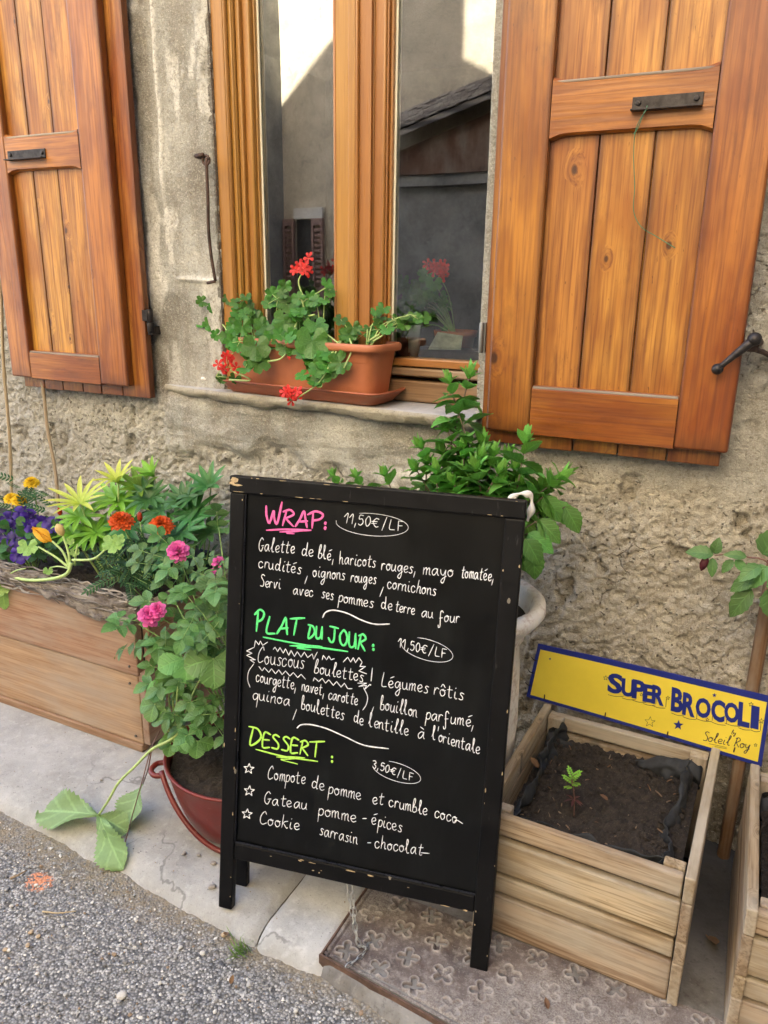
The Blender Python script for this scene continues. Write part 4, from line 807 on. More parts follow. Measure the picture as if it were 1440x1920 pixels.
class Page:
    def __init__(s,oy): s.oy=oy; s.mb=MB(); s.k=0
    def xy(s,zx,zy): return 400+zx/2.4, s.oy+zy/2.4
    def stroke(s,pts,hw=.00092,nsub=5):
        s.k+=1; ribbon(s.mb,[s.xy(*p) for p in pts],hw,px2board,-.0094+.00002*(s.k%20),nsub)
    def word(s,txt,x0,y0,x1,y1,xh,hw=.00092,cap=2.0,sp=3.0,jit=.8):
        gl=[glyph(c) for c in txt]; tot=sum(w+sp for _,w in gl)-sp; d=V(x1-x0,y1-y0,0); sc=d.length/tot*.955; d.normalize(); ux=.045; up=xh/10.0; cx=0
        for st,w in gl:
            jx,jy=random.uniform(-jit,jit),random.uniform(-jit,jit); sl_=random.uniform(-.02,.10)
            for part in st:
                s.stroke([(x0+d.x*(cx+qx+jx)*sc+up*qy*(ux+sl_), y0+d.y*(cx+qx+jx)*sc-up*(qy+jy*.6)) for qx,qy in part],hw)
            cx+=w+sp
    def done(s,name,mat,extra=None):
        mb=s.mb; mb.v=[tuple(BM@V(x,z,y)) for x,y,z in mb.v]; return mb.build(name,mat,board)
def chalk(name,col):
    t=NT(name); p=t.n('TexCoord').outputs['Object']; nz=t.noise(p,170,3,.7); t.fin(t.mix(t.mapr(nz,.30,.52,.55,0),col,tuple(x*.45 for x in col)),.75); return t.m
C_W=chalk('white_chalk_pen',(.86,.88,.92)); C_P=chalk('pink_chalk_pen',(.90,.16,.47)); C_G=chalk('green_chalk_pen',(.12,.86,.26)); C_Y=chalk('lime_chalk_pen',(.50,.90,.12))
def heading(name,mat,oy,fn,lab=None):
    p=Page(oy); fn(p); o=p.done(name,mat)
    if lab: o['label']=lab
def h1(p):
    p.word('W',232,288,305,292,40,.0026,jit=.2); p.word('RAP',312,300,498,316,36,.0025,jit=.3)
    p.stroke([(503,290),(506,291)],.0042); p.stroke([(502,312),(505,313)],.0042)
    p.stroke([(240,322),(330,318),(440,322)],.0020); p.stroke([(440,322),(370,326),(300,330)],.0018); p.stroke([(300,330),(350,326),(395,325)],.0016); p.stroke([(395,325),(350,331),(330,335),(365,338)],.0014)
heading('heading',C_P,860,h1,'pink heading WRAP')
def h2_(p):
    p.word('P',188,776,222,778,46,.0026,jit=0); p.word('LAT',234,784,408,796,37,.0025,jit=.3); p.word('DU',425,806,492,812,29,.0024,jit=.3); p.word('JOUR',520,824,690,866,35,.0024,jit=.3)
    p.stroke([(718,840),(721,841)],.0040); p.stroke([(719,858),(722,859)],.0040)
    p.stroke([(225,803),(320,822),(470,848),(605,868)],.0020); p.stroke([(605,868),(480,852),(345,842)],.0016); p.stroke([(345,842),(420,840),(490,846)],.0016); p.stroke([(490,846),(430,850),(375,852),(440,861)],.0015)
heading('heading',C_G,860,h2_,'green heading PLAT DU JOUR')
def h3(p):
    p.word('D',160,1286,212,1290,40,.0023,jit=0); p.word('ESSER',222,1296,435,1338,32,.0022,jit=.3); p.word('T',440,1340,500,1344,34,.0022,jit=0)
    p.stroke([(533,1342),(536,1343)],.0036); p.stroke([(533,1362),(536,1363)],.0036)
    p.stroke([(192,1308),(320,1340),(470,1362)],.0018); p.stroke([(470,1362),(380,1350),(285,1342)],.0014); p.stroke([(285,1342),(350,1341),(412,1346)],.0014); p.stroke([(412,1346),(340,1352),(305,1354),(380,1374)],.0013)
heading('heading',C_Y,860,h3,'lime green heading DESSERT')
p=Page(860)
for wds in ("Galette 203 414 372 428 30|de 397 434 450 441 30|blé, 472 446 542 460 29|haricots 568 472 736 490 29|rouges, 757 500 915 518 29|mayo 945 520 1086 534 30|tomatée, 1114 534 1264 552 30",
            "crudités 205 488 404 521 28|, 416 540 424 541 40|oignons 448 530 600 548 29|rouges 619 553 736 565 28|, 750 588 762 590 50|cornichons 783 583 1012 618 29",
            "Servi 212 574 306 586 27|avec 360 610 453 622 26|ses 488 626 542 637 27|pommes 562 643 728 672 28|de 757 673 806 685 28|terre 818 686 910 703 27|au 937 712 992 719 27|four 1012 732 1110 740 28",
            "Couscous 200 918 418 948 36|boulettes 455 965 685 1006 30|Légumes 757 1024 975 1056 31|rôtis 994 1060 1132 1090 31",
            "( 153 1008 172 1012 38|courgette, 192 1002 378 1042 29|navet, 397 1042 500 1066 28|carotte 517 1082 655 1110 28|) 672 1112 692 1116 36|, 707 1128 717 1130 45|bouillon 752 1128 925 1165 31|parfumé, 955 1172 1180 1210 30",
            "quinoa 177 1082 352 1113 29|, 366 1140 378 1142 55|boulettes 398 1126 595 1180 30|de 632 1183 676 1202 29|lentille 699 1204 886 1250 30|à 922 1258 952 1262 30|l'orientale 982 1262 1208 1332 30"):
    for wd in wds.split('|'): p=Page(860); t_,a,b,c,d,e=wd.split(' '); p.word(t_,*map(float,(a,b,c,d,e))); p.done('word',C_W)
p=Page(860); p.stroke([(492,715),(505,692),(540,682),(600,695),(670,728),(730,745),(793,744)],.0015); p.done('divider_line',C_W)
p=Page(860); p.stroke([(377,1212),(395,1198),(440,1197),(510,1215),(590,1250),(680,1290),(788,1305)],.0015); p.done('divider_line',C_W); p=Page(860)
p.stroke([(716,942),(710,1000)],.0013); p.stroke([(706,1017),(708,1019)],.0018)
p.done('exclamation_mark',C_W)
def ell(cx,cy,rx,ry,rot,a0,a1,hw=.0006):
    p.stroke([(cx+rx*math.cos(a)*math.cos(rot)-ry*math.sin(a)*math.sin(rot),cy+rx*math.cos(a)*math.sin(rot)+ry*math.sin(a)*math.cos(rot)) for a in [a0+(a1-a0)*i/20 for i in range(21)]],hw,3)
EL={'588':(715,297,163,50,rad(5),rad(-112),rad(185)),'832':(962,860,120,46,rad(16),rad(-118),rad(178)),'716':(825,1410,113,40,rad(18),rad(-115),rad(170))}
for wd in ("11,50€/LF 588 288 866 328 22|11,50€/LF 832 848 1056 900 20|3,50€/LF 716 1390 908 1455 17").split('|'): t_,a,b,c,d,e=wd.split(' '); p=Page(860); p.word(t_,*map(float,(a,b,c,d,e)),hw=.00095,sp=4.5); ell(*EL[a]); p.done('price',C_W)
p=Page(860)
zig=["185,845 190,818 205,838 212,820 222,840 245,825","270,858 278,848 290,868 300,850 315,875 325,855 340,885 350,862 365,890 378,868 395,893 410,870 425,895 445,878 452,902 468,870","490,905 495,885 510,905 520,888 530,905 545,900","585,915 605,893 618,915 630,895 640,918 655,895 670,915 660,935 685,935 655,955 690,968","185,848 150,865 175,875 150,885 190,905 165,905 185,918","205,935 220,955 230,940 250,962 262,945 280,968 295,950 310,972 325,955 345,978 360,962 380,985 395,970 415,992","450,1000 455,985 475,1003 490,988 505,1010 520,995 540,1020 555,1003 575,1028 590,1010 605,1035 625,1035","650,1010 690,1010 655,1025 690,1020 680,1040 705,1015"]
for z in zig:
    q=[tuple(map(float,a.split(','))) for a in z.split()]
    for a,b in zip(q[:-1],q[1:]): p.stroke([a,b],.0010)
p.done('zigzag_outline',C_W)
p=Page(1280)
for li,wd in enumerate(("Compote 247 432 420 458 30|de 442 470 500 486 30|pomme 518 496 672 530 30|et 717 544 768 550 30|crumble 792 556 970 600 29|coco 997 606 1100 634 29|Gateau 230 545 430 572 28|pomme 474 594 650 630 30|- 672 634 690 636 28|épices 712 636 855 676 30|Cookie 210 634 395 665 29|sarrasin 477 684 655 728 29|- 690 742 706 745 28|chocolat 727 742 950 778 29").split('|')):
    p=Page(1280); t_,a,b,c,d,e=wd.split(' '); p.word(t_,*map(float,(a,b,c,d,e)))
    if t_=='coco': p.stroke([(1085,628),(1095,618),(1122,634)],.0010)
    if t_=='chocolat': p.stroke([(935,765),(972,768)],.0010)
    p.done('word',C_W)
for cx,cy in ((160,387),(162,487),(152,591)):
    p=Page(1280)
    q=[(cx+(24 if i%2==0 else 10)*math.sin(i*math.pi/5+.1),cy-(24 if i%2==0 else 10)*math.cos(i*math.pi/5+.1)) for i in range(11)]
    for a,b in zip(q[:-1],q[1:]): p.stroke([a,b],.0012)
    p.done('star',C_W)
# hanging chain with its loose end on the ground
ch=[aty(*q,y) for *q,y in ((660,1660,-.70),(664,1700,-.715),(667,1740,-.73),(672,1768,-.745))]
ch+=[atz(*q,.006) for q in ((684,1776),(692,1768),(680,1790),(664,1802),(650,1812),(640,1818))]
def chain(path,parent):
    mb=MB(); C=spline(path,20); acc=0; k=0; pts=[C[0]]; step=.0155
    for i in range(1,len(C)):
        seg=C[i]-C[i-1]
        acc+=seg.length
        if acc>=step: pts.append(C[i]); acc=0
    for a,b in zip(pts[:-1],pts[1:]):
        d=(b-a); L=d.length; d.normalize(); s=d.orthogonal().normalized() if k%2 else d.cross(d.orthogonal()).normalized(); c=(a+b)/2
        loop=[c+d*math.cos(t)*(L*.5+.003)+s*math.sin(t)*.0042 for t in [i*2*math.pi/12 for i in range(13)]]; tube(mb,loop,.0011,5,cap=False); k+=1
    l=V(*board.location); mb.v=[(v[0]-l.x,v[1]-l.y,v[2]-l.z) for v in mb.v]
    return mb.build('chain',MTL_CH,parent)
chain(ch,board); chain([aty(650,1658,-.70),aty(658,1700,-.715),aty(664,1735,-.73),atz(672,1772,.01),atz(690,1775,.008)],board)
# white rag tied at the top right corner behind the board
RAG=simple('white_cloth',(.62,.60,.56),.9,.12,50,.001)
c0=bp(.645,-.030,BHt-.015)+BP; mb=MB()
tube(mb,spline([c0+bu*-.035+bv*.008,c0+bu*-.015+bv*.024,c0+bu*.008+bv*.022,c0+bu*.012+bv*-.004,c0+bu*.006+bv*-.03],5),[.0055+.003*math.sin(i*.9) for i in range(21)],10)
o=mb.build('rag',RAG); tag(o,'small white rag tied behind the top right corner of the chalkboard','rag')
# ------------------------------------------------------------------ yellow sign
SG=[V(-.4535,-.060,.4995),V(.1235,-.060,.4945),V(.128,-.058,.2985),V(-.4755,-.058,.331)]   # TL TR BR BL (leans very slightly)
TRr=aty(1440,1294,-.06); 
sign=thing('sign','yellow sign with blue lettering and a blue border leaning over the back of the crate','sign',tuple((SG[2]+SG[3])/2))
def bil(u,v,lift=0):
    a=SG[3].lerp(SG[2],u); b=SG[0].lerp(SG[1],u); q=a.lerp(b,v); q=q+V(0,-lift+.004*math.sin(u*3.0+.4)-.0,0); return q
def sheet(mb,u0,u1,v0,v1,lift,n=24,th=.0):
    vs_=[];fs=[]
    for i in range(n+1):
        u=u0+(u1-u0)*i/n
        for v in (v0,v1): vs_.append(bil(u,v,lift))
    for i in range(n): fs.append((i*2,i*2+2,i*2+3,i*2+1))
    b=len(vs_)
    if th:
        vs_+= [p+V(0,th,0) for p in vs_]
        for i in range(n): fs.append((b+i*2,b+i*2+1,b+i*2+3,b+i*2+2)); fs.append((i*2,b+i*2,b+i*2+2,i*2+2)); fs.append((i*2+1,i*2+3,b+i*2+3,b+i*2+1))
        fs.append((0,1,b+1,b)); fs.append((2*n,b+2*n,b+2*n+1,2*n+1))
    mb.add(vs_,fs,[(p[0],p[1],p[2]) for p in vs_])
SBLUE=simple('sign_blue',(.018,.032,.26),.45,.10,40); SYEL=simple('sign_yellow',(.95,.76,.08),.42,.06,8); SINK=simple('sign_ink',(.02,.02,.05),.5,.1)
mb=MB(); sheet(mb,0,1,0,1,0,24,.004); put(mb,'panel',SBLUE,sign)
mb=MB(); sheet(mb,.016,.984,.055,.915,.0006); put(mb,'yellow_face',SYEL,sign)
def px2sign(px,py):
    d=ray(px,py); t=(-.059-CAM.y)/d.y; q=CAM+d*t
    # invert the bilinear patch
    u,v=.5,.5
    for _ in range(6):
        r=bil(u,v)-q; du=(bil(u+1e-3,v)-bil(u,v))*1e3; dv=(bil(u,v+1e-3)-bil(u,v))*1e3
        a,b,c,d2=du.x,dv.x,du.z,dv.z; det=a*d2-b*c; u-=(d2*r.x-b*r.z)/det; v-=(a*r.z-c*r.x)/det
    return u,v
zs=lambda zx,zy:(900+zx/2.341,1100+zy/2.341)
def letter(ch,x0,y0,x1,y1,h,lift,mat,grow=.035,slant=0.0,shift=(0,0),outline=False):
    """one letter between baseline points (zoom coords), height h, as a mesh patch on the sign"""
    cu=bpy.data.curves.new('t','FONT'); cu.body=ch; cu.offset=grow; cu.resolution_u=3
    ob=bpy.data.objects.new('t',cu); COL.objects.link(ob); bpy.context.view_layer.update()
    me=ob.to_mesh(); co=np.array([v.co[:] for v in me.vertices]); fs=[tuple(p_.vertices) for p_ in me.polygons]; ob.to_mesh_clear(); COL.objects.unlink(ob); bpy.data.objects.remove(ob); bpy.data.curves.remove(cu)
    mn=co.min(0); mxx=co.max(0); a=(co[:,0]-mn[0])/(mxx[0]-mn[0]); b=(co[:,1]-mn[1])/(mxx[1]-mn[1]); vs_=[]
    for i in range(len(co)):
        X=x0+(x1-x0)*a[i]+b[i]*h*slant+shift[0]; Y=y0+(y1-y0)*a[i]-b[i]*h+shift[1]
        vs_.append(bil(*px2sign(*zs(X,Y)),lift))
    return vs_,fs
LET=[('S',557,466,622,476,88),('U',618,480,676,490,78),('P',664,490,722,502,84),('E',712,505,762,514,78),('R',752,514,806,527,84),
     ('B',836,546,888,560,106),('R',886,562,942,576,100),('O',944,570,1010,584,88),('C',1012,584,1072,600,96),('O',1070,588,1134,604,88),('L',1130,608,1182,620,106),('I',1186,618,1222,626,100)]
for ch,x0,y0,x1,y1,h in LET:
    mb=MB(); vs_,fs=letter(ch,x0,y0,x1,y1,h,.0016,None,.042,.06); mb.add(vs_,fs)
    put(mb,'letter',SBLUE,sign)
mb=MB()
def sstroke(pts,hw,lift=.0013):
    C=spline([V(*zs(*q_),0) for q_ in pts],4) if len(pts)>2 else [V(*zs(*pts[0]),0),V(*zs(*pts[1]),0)]
    Q=[V(*px2sign(c.x,c.y),0) for c in C]; n=len(Q); Wd,Hh=.603,.185
    for i in range(n-1):
        a,b=Q[i],Q[i+1]; d=V((b.x-a.x)*Wd,(b.y-a.y)*Hh,0)
        if d.length<1e-9: continue
        d.normalize(); s=V(-d.y/Wd,d.x/Hh,0)*hw; l_=lift+.00001*(i%7)
        mb.add([bil(a.x-s.x,a.y-s.y,l_),bil(b.x-s.x,b.y-s.y,l_),bil(b.x+s.x,b.y+s.y,l_),bil(a.x+s.x,a.y+s.y,l_)],[(0,1,2,3)])
for ch,x0,y0,x1,y1,h in LET:                      # loose hand-drawn shadow line under each letter
    sstroke([(x0+4,y0+10),((x0+x1)/2+4,(y0+y1)/2+13),(x1+7,y1+8)],.0007); sstroke([(x1+9,y1+4),(x1+12,y1-h*.4)],.0006)
def sign_word(txt,x0,y0,x1,y1,xh,hw):
    gl=[glyph(c) for c in txt]; tot=sum(w_+2 for _,w_ in gl); cx=0
    for st,w_ in gl:
        for part in st: sstroke([(x0+(x1-x0)*(cx+qx)/tot+qy*xh*.03,y0+(y1-y0)*(cx+qx)/tot-qy*xh/10) for qx,qy in part],hw,.0012)
        cx+=w_+2
sign_word('by',1104,646,1124,650,9,.0006); sign_word('Soleil Roy',978,676,1186,714,20,.0010)
sstroke([(1005,690),(1082,706)],.0005); sstroke([(1030,702),(1084,712)],.0005)
def star(cx,cy,r,fill,rot=.1):
    q=[(cx+(r if i%2==0 else r*.42)*math.sin(i*math.pi/5+rot),cy-(r if i%2==0 else r*.42)*math.cos(i*math.pi/5+rot)) for i in range(10)]
    if fill:
        m2=MB(); vs_=[bil(*px2sign(*zs(cx,cy)),.0014)]+[bil(*px2sign(*zs(*a)),.0014) for a in q]; m2.add(vs_,[(0,i+1,(i+1)%10+1) for i in range(10)]); put(m2,'star',SBLUE,sign)
    else:
        for a,b in zip(q,q[1:]+q[:1]): sstroke([a,b],.0005)
star(870,609,24,True); star(1029,476,11,True); star(307,317,6,True); star(745,596,24,False); star(551,402,11,False); star(708,475,8,False); star(824,490,9,False); star(1190,515,11,False); star(1235,588,12,False); star(998,584,8,False); star(1210,694,8,False)
put(mb,'fine_lettering',SINK,sign)
for zx,zy in ((283,485),(549,565),(822,648),(1115,715)):
    u,v=px2sign(*zs(zx,zy)); q=bil(u,v); mb=MB(); tube(mb,[q+V(0,.012,-.016),q+V(0,-.004,-.004),q+V(.001,-.008,.010)],.0016,6); put(mb,'nail',MTL_RUST,sign)
for zx,zy in ((242,322),(226,376),(214,432)):
    u,v=px2sign(*zs(zx,zy)); q=bil(u,v); mb=MB(); tube(mb,[q+V(.008,-.004,0),q+V(-.004,-.005,.002),q+V(-.012,.006,.002)],.0014,6); put(mb,'wire_tie',MTL_DK,sign)
# ------------------------------------------------------------------ plant helpers
PR={'ovate':lambda t: max(0,math.sin(math.pi*min(1,t)**.80))**.80,'lance':lambda t: max(0,math.sin(math.pi*t**.9))**.75,'obov':lambda t: max(0,math.sin(math.pi*t**1.45))**.7,'wedge':lambda t: (min(1,t*1.7)**.9)*(1 if t<.6 else max(0,math.cos((t-.6)/.4*1.45)))**.6,'round':lambda t: max(0,math.sin(math.pi*t**.95))**.55,'petal':lambda t:(t**.7)*(1 if t<.7 else max(0,1-((t-.7)/.3)**2)**.5)}
def leaf(mb,base,d,n,L,W,prof='ovate',fold=.25,droop=.25,nu=7,nv=4,ser=0,rnd=None,mat=0,twist=0,wave=0,curl=0):
    d=V(*d).normalized(); n=V(*n); n=(n-d*n.dot(d)); n=n.normalized() if n.length>1e-6 else d.orthogonal().normalized(); s=d.cross(n); f=PR[prof]; rnd=random.random() if rnd is None else rnd
    vs_=[];gc=[];fs=[]; ph=random.uniform(0,6)
    for i in range(nu+1):
        t=i/nu; c=V(*base)+d*(L*(t-droop*.25*t*t))-n*(L*droop*t*t); w=f(min(.999,max(.001,t)))*W/2
        if ser: w*=1+ser*(1 if i%2 else -1)*(0 if i in (0,nu) else 1)
        for j in range(nv+1):
            v=-1+2*j/nv; up=fold*abs(v)*w-curl*abs(v)**2*w+wave*L*.06*math.sin(t*9+ph+v*2)*abs(v)
            vs_.append(c+s*(v*w)+n*up); gc.append((v,0,t))
    for i in range(nu):
        for j in range(nv): a=i*(nv+1)+j; fs.append((a,a+1,a+nv+2,a+nv+1))
    mb.add(vs_,fs,gc,rnd,mat,True)
def fan(mb,c,n,up,R,lobes=5,span=rad(310),depth=.25,cup=.2,teeth=0,rings=4,rnd=None,mat=0):
    """round or palmate lobed leaf around the point where its stalk joins; 'up' is the direction of the middle lobe"""
    n=V(*n).normalized(); up=V(*up); up=(up-n*up.dot(n)).normalized(); s=up.cross(n); m=lobes*8; rnd=random.random() if rnd is None else rnd
    vs_=[V(*c)];gc=[(0,0,0)];fs=[]; ph=random.uniform(0,6)
    for r in range(1,rings+1):
        k=r/rings
        for i in range(m+1):
            a=-span/2+span*i/m; ph_=(i/m)*lobes; lob=abs(math.sin(math.pi*ph_))**.55; rr=R*(1-depth+depth*lob)*(.86+.14*math.cos(a*.5))
            if teeth: rr*=1+teeth*(((i%4)-1.5)/3)*(1 if r==rings else .3)
            q=V(*c)+(up*math.cos(a)+s*math.sin(a))*rr*k+n*(cup*R*k*k*(.6+.5*math.cos(2*math.pi*ph_+math.pi)) + .05*R*math.sin(a*3+ph)*k)
            vs_.append(q); gc.append((math.sin(math.pi*(ph_%1-.5)),0,k))
    for i in range(m): fs.append((0,1+i,2+i))
    for r in range(rings-1):
        for i in range(m): a=1+r*(m+1)+i; fs.append((a,a+m+1,a+m+2,a+1))
    mb.add(vs_,fs,gc,rnd,mat,True)
def rv(z0=-1,z1=1): return V(random.uniform(-1,1),random.uniform(-1,1),random.uniform(z0,z1)).normalized()
TOCAM=lambda p:(CAM-V(*p)).normalized()
def stem(mb,pts,r,n=6,sub=5): tube(mb,spline(pts,sub),r,n)
L_GER=leafmat('geranium_leaf',(.06,.19,.025),(.085,.25,.035),vein=.22,rough=.38,scale=.5)
L_MINT=leafmat('mint_leaf',(.095,.26,.045),(.14,.35,.065),vein=.40,rough=.5,scale=.8,var=.3)
L_MINTY=leafmat('young_mint_leaf',(.13,.36,.05),(.19,.46,.08),vein=.35,rough=.5,var=.22)
L_LUP=leafmat('lupin_leaf',(.045,.15,.04),(.07,.21,.05),vein=.25,rough=.45,scale=.01)
L_LUPY=leafmat('yellow_lupin_leaf',(.38,.50,.05),(.72,.70,.14),vein=.35,rough=.45,scale=.01,var=.15)
L_LUPG=leafmat('light_lupin_leaf',(.16,.38,.035),(.27,.50,.06),vein=.25,rough=.45,scale=.01)
L_MAR=leafmat('marigold_leaf',(.025,.095,.028),(.035,.12,.035),vein=.2,rough=.45,scale=.3)
L_ROSE=leafmat('rose_leaf',(.085,.20,.055),(.135,.27,.075),vein=.25,rough=.45,scale=.6,var=.32)
L_STR=leafmat('strawberry_leaf',(.11,.27,.06),(.15,.33,.08),vein=.35,rough=.5,scale=.55)
L_STRP=leafmat('strawberry_leaf_underside',(.22,.36,.15),(.27,.42,.18),vein=.45,rough=.6,scale=.5,var=.15)
L_SQ=leafmat('squash_leaf',(.26,.44,.10),(.33,.52,.14),vein=.35,rough=.55,scale=.4,var=.15)
L_PAN=leafmat('pansy_leaf',(.05,.15,.03),None,vein=.2,rough=.45)
ST_G=simple('green_stem',(.22,.36,.10),.5,.2,60); ST_P=simple('pale_green_stem',(.42,.56,.20),.5,.15,60); ST_R=simple('reddish_stem',(.16,.08,.06),.5,.2,60); ST_M=simple('mint_stem',(.12,.09,.06),.5,.25,40)
F_RED=petalmat('geranium_petal',(.62,.022,.02),(.86,.05,.04),.25); F_OR=petalmat('orange_marigold_petal',(.42,.035,.006),(.80,.13,.01),.2,.55,.35); F_YE=petalmat('yellow_marigold_petal',(.75,.42,.01),(.90,.66,.02),.2)
F_PIN=petalmat('pink_rose_petal',(.62,.03,.26),(.86,.17,.50),.25,.55,.28); F_PUR=petalmat('purple_petal',(.022,.006,.12),(.05,.010,.27),.2,.5,.3); F_SQ=petalmat('squash_petal',(.80,.42,.02),(.92,.58,.06),.3,.6,.12); F_BUD=petalmat('cream_bud',(.70,.52,.22),(.86,.62,.35),.25)
def plant(name,label,cat,base,group=None): return thing(name,label,cat,tuple(base),group)
# ------------------------------------------------------------------ geranium in its trough on the sill
tr_=thing('flower_trough','terracotta coloured plastic flower trough with a saucer on the window sill','flower trough',(-1.22,.025,1.107))
TL_,TD=.562,.155; tc=V(-1.222,.022,1.107); trz=rad(-4.0); TR=Matrix.Rotation(trz,3,'Z')
def rrect(hx,hy,r,z,n=6):
    out=[]
    for cx,cy,a0 in ((hx-r,hy-r,0),(-hx+r,hy-r,90),(-hx+r,-hy+r,180),(hx-r,-hy+r,270)):
        for k in range(n+1): a=rad(a0+90*k/n); out.append(V(cx+r*math.cos(a),cy+r*math.sin(a),z))
    return out
def loft(mb,rings,close=False,mat=0):
    m=len(rings[0]); vs_=[p for r in rings for p in r]; fs=[]
    for i in range(len(rings)-1):
        for k in range(m): fs.append((i*m+k,i*m+(k+1)%m,(i+1)*m+(k+1)%m,(i+1)*m+k))
    if close: fs.append(tuple(range(m-1,-1,-1)))
    mb.add(vs_,fs,[(p.x,p.y,p.z) for p in vs_],0,mat,True)
mb=MB(); hx,hy=TL_/2,TD/2
R_=[(hx-.040,hy-.026,.03,.012),(hx-.034,hy-.021,.03,.030),(hx-.022,hy-.012,.032,.115),(hx-.019,hy-.0105,.032,.117),(hx-.017,hy-.009,.032,.121),(hx-.014,hy-.007,.034,.146),(hx-.001,hy+.004,.036,.148),(hx+.001,hy+.006,.036,.153),(hx+.001,hy+.006,.036,.164),(hx-.002,hy+.003,.036,.169),(hx-.008,hy-.003,.034,.169),(hx-.012,hy-.007,.032,.163),(hx-.030,hy-.020,.03,.02)]
loft(mb,[[TR@p+tc for p in rrect(a,b,r,z)] for a,b,r,z in R_],True); o=put(mb,'trough',TERRA,tr_)
mb=MB(); R_=[(hx-.030,hy-.020,.03,.0),(hx-.020,hy-.010,.03,.004),(hx-.002,hy+.006,.034,.026),(hx+.008,hy+.014,.036,.034),(hx+.011,hy+.017,.036,.036),(hx+.010,hy+.016,.036,.040),(hx+.003,hy+.010,.034,.039),(hx-.012,hy-.004,.032,.014),(hx-.03,hy-.02,.03,.010)]
loft(mb,[[TR@p+tc for p in rrect(a,b,r,z)] for a,b,r,z in R_],True); mb.f.append(tuple(range(len(mb.v)-28,len(mb.v)))); mb.m.append(0); mb.sm.append(False); put(mb,'saucer',TERRA_D,tr_)
mb=MB(); loft(mb,[[TR@p+tc for p in rrect(hx-.018,hy-.012,.03,.135)]],False); mb.f.append(tuple(range(28))); mb.m.append(0); mb.sm.append(False); put(mb,'soil',SOIL,tr_)
ger=plant('geranium','ivy-leaved geranium with three red flower heads spilling over the trough','geranium',tc+V(0,0,.14))
gl_=MB(); gs=MB()
def gleaf(p,R,face=None,up=None):
    n=(TOCAM(p)*random.uniform(.5,1.0)+V(random.uniform(-.5,.5),random.uniform(-.3,.2),random.uniform(.15,.9))) if face is None else face
    fan(gl_,p,n,up or V(random.uniform(-.6,.6),-.3,random.uniform(-1,.6)),R,5,rad(318),.30,random.uniform(-.05,.30),0.10)
clus=[((400,585),.02,.024,9),((445,560),.03,.022,7),((470,590),.02,.028,9),((430,625),-.03,.027,6),((520,560),.02,.026,7),((560,585),.0,.03,9),((500,620),-.02,.03,9),((540,640),-.05,.03,9),((590,560),.02,.024,6),((610,545),.03,.020,4),((600,620),-.03,.034,8),((575,660),-.075,.042,5),((610,680),-.085,.036,4),((590,715),-.10,.026,5),((470,670),-.085,.036,4),((450,640),-.06,.032,5),((655,620),.03,.024,5),((690,620),.03,.026,5),((705,605),.04,.024,4),((745,600),.05,.022,5),((770,590),.05,.022,5),((530,540),.04,.024,4),((405,705),-.08,.020,2),((640,630),-.02,.026,4),((620,660),-.06,.03,3)]
roots=[tc+TR@V(x,0,.14) for x in (-.2,-.12,-.03,.05,.14,.2)]
for (px,py),y,R,nn in clus:
    c=aty(px,py,y); r0_=min(roots,key=lambda q:(q-c).length)
    stem(gs,[r0_,r0_.lerp(c,.5)+V(0,0,.03),c],(.0024,.0016),5,4)
    for k in range(nn):
        p=c+V(random.gauss(0,.022),random.gauss(0,.016),random.gauss(0,.018)); gleaf(p,R*random.uniform(.7,1.1)); tube(gs,[c,p],.0011,4)
big=[((585,640),-.085,.052),((480,650),-.09,.045),((610,690),-.09,.042),((535,600),-.02,.040)]
for (px,py),y,R in big: c=aty(px,py,y); fan(gl_,c,TOCAM(c)+V(0,0,.25),V(.1,-.2,-1),R,5,rad(325),.18,.10,.03)
for pts in (((640,640,-.04),(625,670,-.08),(600,715,-.11),(560,745,-.11)),((655,635,-.03),(660,655,-.06),(645,690,-.09)),((640,640,-.05),(600,690,-.09),(588,705,-.1)),((690,640,.0),(730,615,.04),(765,590,.05)),((700,640,.0),(745,612,.04)),((570,560,.02),(560,530,.02),(566,512,.02)),((590,590,.0),(560,600,.0),(545,640,-.05)),((575,610,.0),(560,575,.02),(610,540,.03)),((480,680,-.06),(520,675,-.08),(535,665,-.08)),((470,600,.02),(440,570,.03),(445,550,.03)),((430,650,-.02),(425,620,.0),(410,600,.02)),((430,712,-.07),(470,712,-.085),(420,690,-.08)),((565,560,0),(580,600,0),(630,640,-.05),(635,650,-.06))):
    stem(gs,[aty(*q) for q in pts],(.0030,.0018),6,5)
put(gl_,'foliage',L_GER,ger); put(gs,'stem',ST_P,ger)
def gflower(px,py,y,n,spread):
    mb=MB(); c=aty(px,py,y); s2=MB()
    for k in range(n):
        p=c+V(random.gauss(0,spread),random.gauss(0,.010),random.gauss(0,spread*.75)); nrm=(TOCAM(p)+rv()*.6).normalized(); a0=random.uniform(0,6); t1=nrm.orthogonal().normalized(); t2=nrm.cross(t1)
        tube(s2,[c-V(0,-.004,.022),p],.0008,4)
        for i in range(5):
            a=a0+i*2*math.pi/5+(.15 if i<2 else -.1); d=t1*math.cos(a)+t2*math.sin(a); leaf(mb,p,d+nrm*.35,nrm,.019*random.uniform(.85,1.1),.0125,'petal',-.1,.25,5,2)
    f=put(mb,'flower',F_RED,ger); return s2
for a in ((567,500,.02,8,.015),(422,682,-.10,9,.017),(541,738,-.12,8,.015)): put(gflower(*a),'flower_stem',ST_P,ger)
mb=MB(); c=aty(538,668,-.1); leaf(mb,c,V(.6,0,-.5),TOCAM(c),.014,.006,'petal'); leaf(mb,c,V(.8,0,-.2),TOCAM(c),.012,.005,'petal'); put(mb,'bud',F_RED,ger)
